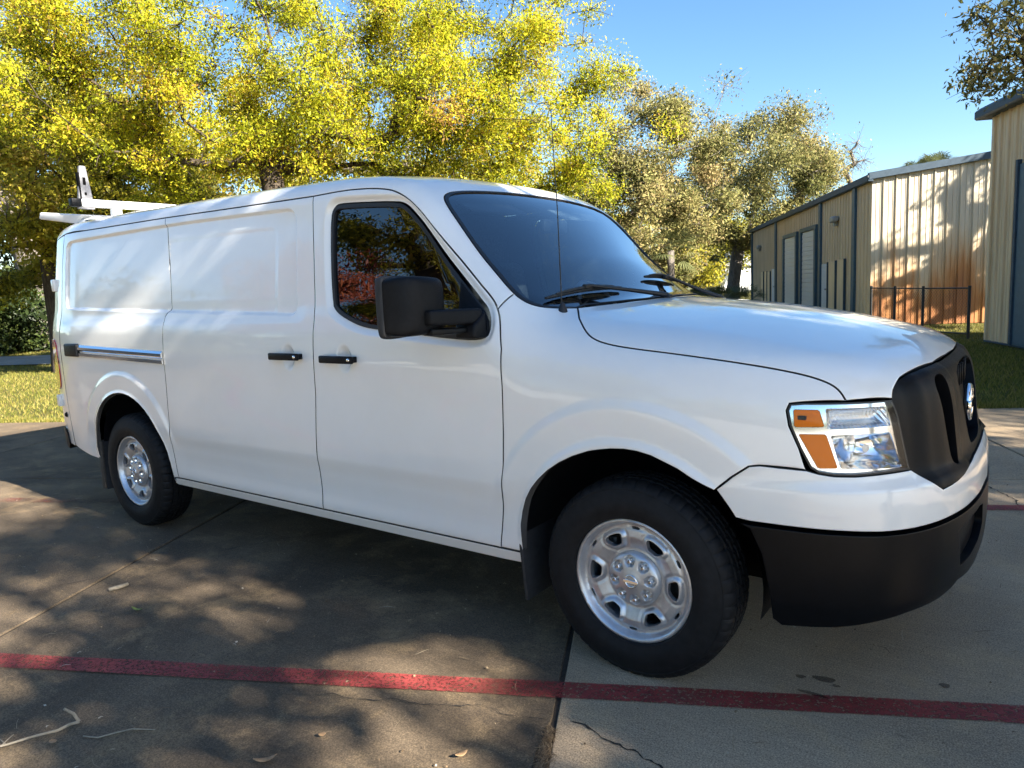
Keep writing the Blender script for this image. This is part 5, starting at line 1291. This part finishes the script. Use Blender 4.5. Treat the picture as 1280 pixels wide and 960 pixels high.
# oak overhanging the right edge, on the grass beside the taller building
b_ = np.array([6.2, 7.6, 0]); vis = [at(px, py, dd) for px, py, dd in [(1222,18,11),(1245,38,11.2),(1268,20,10.6),(1232,85,11.2),(1258,72,11),(1225,108,11.4),(1262,100,11.3),(1280,50,10.8),(1290,90,11),(1210,95,11.5),(1275,-10,11)]]
ext = ellip(44, (6.0, 7.0, 6.6), 5.2, 5.0, 2.6, 5, .25, .9); ext = [q for q in ext if q[0] > 1.35+(.0)]
tree('live_oak', 'oak branch tips hanging in at the top right corner', b_, vis+ext, [.42]*len(vis)+[1.1]*len(ext), 34000, .070, 'leaf_oak', 'bark_brown', .10, 2.8, 111, twigs=9, squash=.85, lump=.3, boost=range(len(vis)), twr=.006)
# trees around the lot outside the picture: they shade the van and show in its glass
def shade(label, base, c, rx, ry, rz, n, cr, leaves, lm, sd, tr=.4, leaf=.13, more=(), keep=None, **k):
    cc = ellip(n, c, rx, ry, rz, sd, .2, .9); cc = [q for i, q in enumerate(cc) if (keep is None or keep(i, q)) and not (-.5 < q[0]-1.66*(q[2]-1.3) < .9 and -.7 < q[1]+.07*(q[2]-1.3) < 1.0)]; cr = [cr]*len(cc)+[.74]*len(more); cc = cc+[np.array(q) for q in more]
    k['boost3'] = [len(cc)-len(more)+i for i, q in enumerate(more) if q[0] > 9.6 or q[1] < -.8]
    tree('live_oak', label, base, cc, cr, leaves, leaf, lm, 'bark_brown', tr, 2.6, sd, **k)
shade('oak shading the lot in front of the van', (10.5, -2.2, 0), (10.0, -.8, 7.0), 4.6, 4.0, 2.4, 40, 1.05, 70000, 'leaf_oak', 201, lump=.3, keep=lambda i, q: (q[1] > -.6 or i % 5 < 4) and all(math.hypot(q[0]-1.66*q[2]-gx, q[1]+.07*q[2]-gy) > gr for gx, gy, gr in ((-2.6, -1.4, .75), (-.5, -1.25, .7), (-5.4, -1.1, 1.0), (-2.6, -2.3, .35))),
      more=[(x, y, 6.3+.5*math.sin(x*3+y*5)+(x-9.5)*.25) for x in (8.2, 9.3, 10.4, 11.5, 12.4) for y in (-1.12, -.40, .35, 1.1) if not (x < 9.6 and y == -.40)]+[(x, -.96, 6.2) for x in (5.4, 6.3, 7.2)])  # crown shaped for light: clumps added to shade the van, gaps for sun patches
shade('oak shading the grass in front of the van farther from the camera', (13.5, 4.0, 0), (12.5, 3.6, 7.4), 5.2, 4.4, 2.6, 46, 1.1, 42000, 'leaf_oak', 202, lump=.4)
shade('oak beside the gap between the two metal buildings', (7.6, 19.6, 0), (6.6, 18.6, 6.3), 2.8, 2.6, 2.4, 14, .8, 3600, 'leaf_oak', 203, tr=.62, lump=.4)
shade('heavy limbed oak behind the camera reflected in the door window', (-10.5, -12.0, 0), (-9.4, -11.5, 7.0), 6.0, 3.8, 2.4, 42, 1.15, 40000, 'leaf_olive', 204, tr=.5, lump=.4)
shade('green oak far behind the camera', (-24, -26, 0), (-24, -26, 4.5), 7, 6, 3.4, 40, 1.7, 16000, 'leaf_dark', 205, leaf=.26)
shade('tall oak across the lot behind the camera', (-2, -34, 0), (-2, -34, 4.5), 8, 5, 3.4, 40, 1.8, 16000, 'leaf_olive', 206, leaf=.26)
shade('oak at the far end of the lot behind the camera', (-40, -18, 0), (-40, -18, 4.5), 7, 7, 3.6, 40, 1.9, 16000, 'leaf_dark', 207, leaf=.28)
b_ = np.array([-10.2, -7.9, 0]); o = tree('red_leaf_tree', 'small red leafed tree behind the camera reflected in the door window', b_, ellip(20, b_+[-.5, .2, 3.4], 1.9, 1.4, 1.35, 301, .2, .4), .58, 13000, .075, 'leaf_red', 'bark_brown', .07, 1.6, 302, twigs=5)
shade('dark green tree behind the camera between the red tree and the lot', (-9, -19, 0), (-9, -19, 6.2), 6, 4, 3.6, 40, 1.6, 24000, 'leaf_dark', 208, leaf=.2)

# far-off wood all round the lot
r_ = np.random.RandomState(909); n = 52000; a = r_.uniform(0, 2*math.pi, n); top = 6.5+2.2*np.sin(a*9)+1.6*np.sin(a*23+1)+1.0*np.sin(a*51+2)
R_ = 135+6*np.sin(a*7)+r_.normal(0, 5, n); z = top*r_.rand(n)**.75*r_.uniform(.85, 1.08, n); C_ = np.stack([R_*np.cos(a), R_*np.sin(a), z], 1)
e1 = r_.normal(size=(n, 3)); e1 /= np.linalg.norm(e1, axis=1)[:, None]; e2 = np.cross(e1, r_.normal(size=(n, 3))); e2 /= np.linalg.norm(e2, axis=1)[:, None]; s_ = r_.uniform(.35, .95, n)[:, None]
V = np.stack([C_-e1*s_, C_+e2*s_*.6, C_+e1*s_, C_-e2*s_*.6], 1).reshape(-1, 3)
fwd_ = bulk('far_wood', V, np.arange(4*n).reshape(-1, 4), 'leaf_dark', attrs={'rnd': r_.rand(n)}); fwd_['kind'] = 'stuff'; fwd_['label'] = 'distant belt of dark green woodland along the horizon'

# ================================================================== LITTER ON THE PAVEMENT
speck('twig_pale', (.30, .25, .18), .8, .3, 60); speck('twig_brown', (.22, .16, .10), .85, .3, 60); speck('dry_leaf', (.36, .22, .11), .7, .4, 50); speck('green_leaf', (.22, .26, .05), .6, .3, 50)
def gp(px, py, z=0.): 
    d = fw+r2*((px-640)/FPX)-u2*((py-480)/FPX); t = (z-CAMZ)/d.z; return (CAMX+d.x*t, CAMY+d.y*t, z)
tw = thing('fallen_twig', 'forked pale bare twig at the lower left corner of the picture', 'twig', gp(20, 925))
def twp(L_, r_, m_='twig_pale', parent=tw, nm='stem'):
    o = np.array(parent.location); return tube(nm, [tuple(np.array(gp(*q))-o) for q in L_], r_, m_, parent, 7)
twp([(-30,940,.006),(8,931,.008),(40,921,.01),(72,913,.012),(88,905,.014),(99,902,.016)], [.0035, .004, .0045, .005, .0055, .006])
twp([(99,902,.016),(92,892,.045),(80,886,.075)], [.006, .0055, .0045], nm='branch'); twp([(3,931,.008),(10,924,.012),(17,918,.015)], [.002, .0016, .001], nm='branch'); twp([(8,931,.008),(0,924,.012)], [.002, .0012], nm='branch')
t2 = tag(mesh('fallen_twig', *tube_vf([gp(104,920,.004), gp(122,922,.004), gp(140,917,.006), gp(165,911,.007), gp(194,912,.004)], [.0022, .0025, .0025, .002, .0015], 6), 'twig_pale'), 'thin curved tan stem lying right of the forked twig', 'twig')
t3 = tag(mesh('fallen_twig', *tube_vf([gp(136,737,.010), gp(148,734,.011), gp(160,730,.010)], [.010, .011, .009], 8), 'twig_pale'), 'short thick pale stick lying between rear wheel and red line', 'twig')
def leaf_obj(label, px, py, ln, wd, ang, m_='dry_leaf'):
    V = []; Fc = []; n = 6; c = gp(px, py)
    for k in range(n+1):
        f = k/n; w = wd*math.sin(math.pi*min(1, f*.92+.06))**.8*.5; x = (f-.5)*ln; z = .006+.018*(f-.5)**2*4*ln/.09
        for s_ in (-1, 0, 1): V.append((x*math.cos(ang)-s_*w*math.sin(ang)+c[0], x*math.sin(ang)+s_*w*math.cos(ang)+c[1], z+abs(s_)*w*.35))
    for k in range(n):
        for s_ in (0, 1): Fc.append((k*3+s_, k*3+s_+1, k*3+s_+4, k*3+s_+3))
    o = mesh('fallen_leaf', V, Fc, m_); md = o.modifiers.new('t', 'SOLIDIFY'); md.thickness = .0008
    return tag(o, label, 'leaf', 'fallen leaves on the pavement')
leaf_obj('curled tan dry leaf at the bottom edge left of centre', 332, 953, .075, .022, .9)
leaf_obj('small brown dry leaf at the bottom edge near the joint', 577, 946, .045, .022, 1.2)
leaf_obj('small green leaf lying below the rear wheel', 172, 764, .07, .018, .3, 'green_leaf')
leaf_obj('round brown leaf bit below the forked twig', 67, 930, .03, .022, .2)
leaf_obj('brown leaf bit lying right of the red line middle', 403, 921, .026, .02, .8)
leaf_obj('dark curled leaf lying under the black bumper corner', 1043, 786, .05, .02, 2.2, 'twig_brown')
# uncountable fine litter: needles, chips, leaf crumbs
r_ = np.random.RandomState(77); n = 2400
P = np.stack([r_.uniform(-6, 3.4, n), r_.uniform(-3.0, 4.0, n)], 1); a = r_.uniform(0, 6.283, n); ln = np.where(r_.rand(n) < .45, r_.uniform(.02, .09, n), r_.uniform(.005, .016, n)); wd = np.where(ln > .018, .0016, ln*.6)
d = np.stack([np.cos(a), np.sin(a)], 1)*ln[:, None]/2; e = np.stack([-np.sin(a), np.cos(a)], 1)*wd[:, None]/2; z = np.full(n, .0045); bend = e*0+np.stack([-np.sin(a), np.cos(a)], 1)*(r_.uniform(-.15, .15, n)*ln)[:, None]
V = np.stack([np.c_[P-d-e, z], np.c_[P+bend-e, z+.003], np.c_[P+d-e, z], np.c_[P+d+e, z], np.c_[P+bend+e, z+.004], np.c_[P-d+e, z]], 1).reshape(-1, 3)
k = np.arange(n)[:, None]*6; Fc = np.concatenate([k+[[0, 1, 4, 5]], k+[[1, 2, 3, 4]]])
leaf_mat('litter', [(0, (.05, .035, .022)), (.5, (.20, .13, .07)), (.85, (.34, .26, .16)), (1, (.5, .45, .36))], 0, .8)
lt = bulk('leaf_litter', V, Fc, 'litter', attrs={'rnd': np.tile(r_.rand(n), 2)}); lt['kind'] = 'stuff'; lt['label'] = 'pine needles and leaf crumbs strewn over the pavement'
n = 1500; tt = r_.uniform(0, 1, n); uu = -.69+r_.normal(0, .010, n)-.012; vv = -1.24-.55*tt; P = uu[:, None]*UX+vv[:, None]*VX; a = r_.normal(2.0, .8, n); ln = r_.uniform(.015, .05, n)
d = np.stack([np.cos(a), np.sin(a)], 1)*ln[:, None]/2; e = np.stack([-np.sin(a), np.cos(a)], 1)*.0011; z = r_.uniform(-.012, .008, n); dz = r_.uniform(-.006, .006, n)
V = np.stack([np.c_[P-d-e, z-dz], np.c_[P+d-e, z+dz], np.c_[P+d+e, z+dz], np.c_[P-d+e, z-dz]], 1).reshape(-1, 3)
lt = bulk('needle_litter', V, np.arange(4*n).reshape(-1, 4), 'litter', attrs={'rnd': r_.uniform(.1, .7, n)}); lt['kind'] = 'stuff'; lt['label'] = 'brown needles packed into the wide pavement joint'
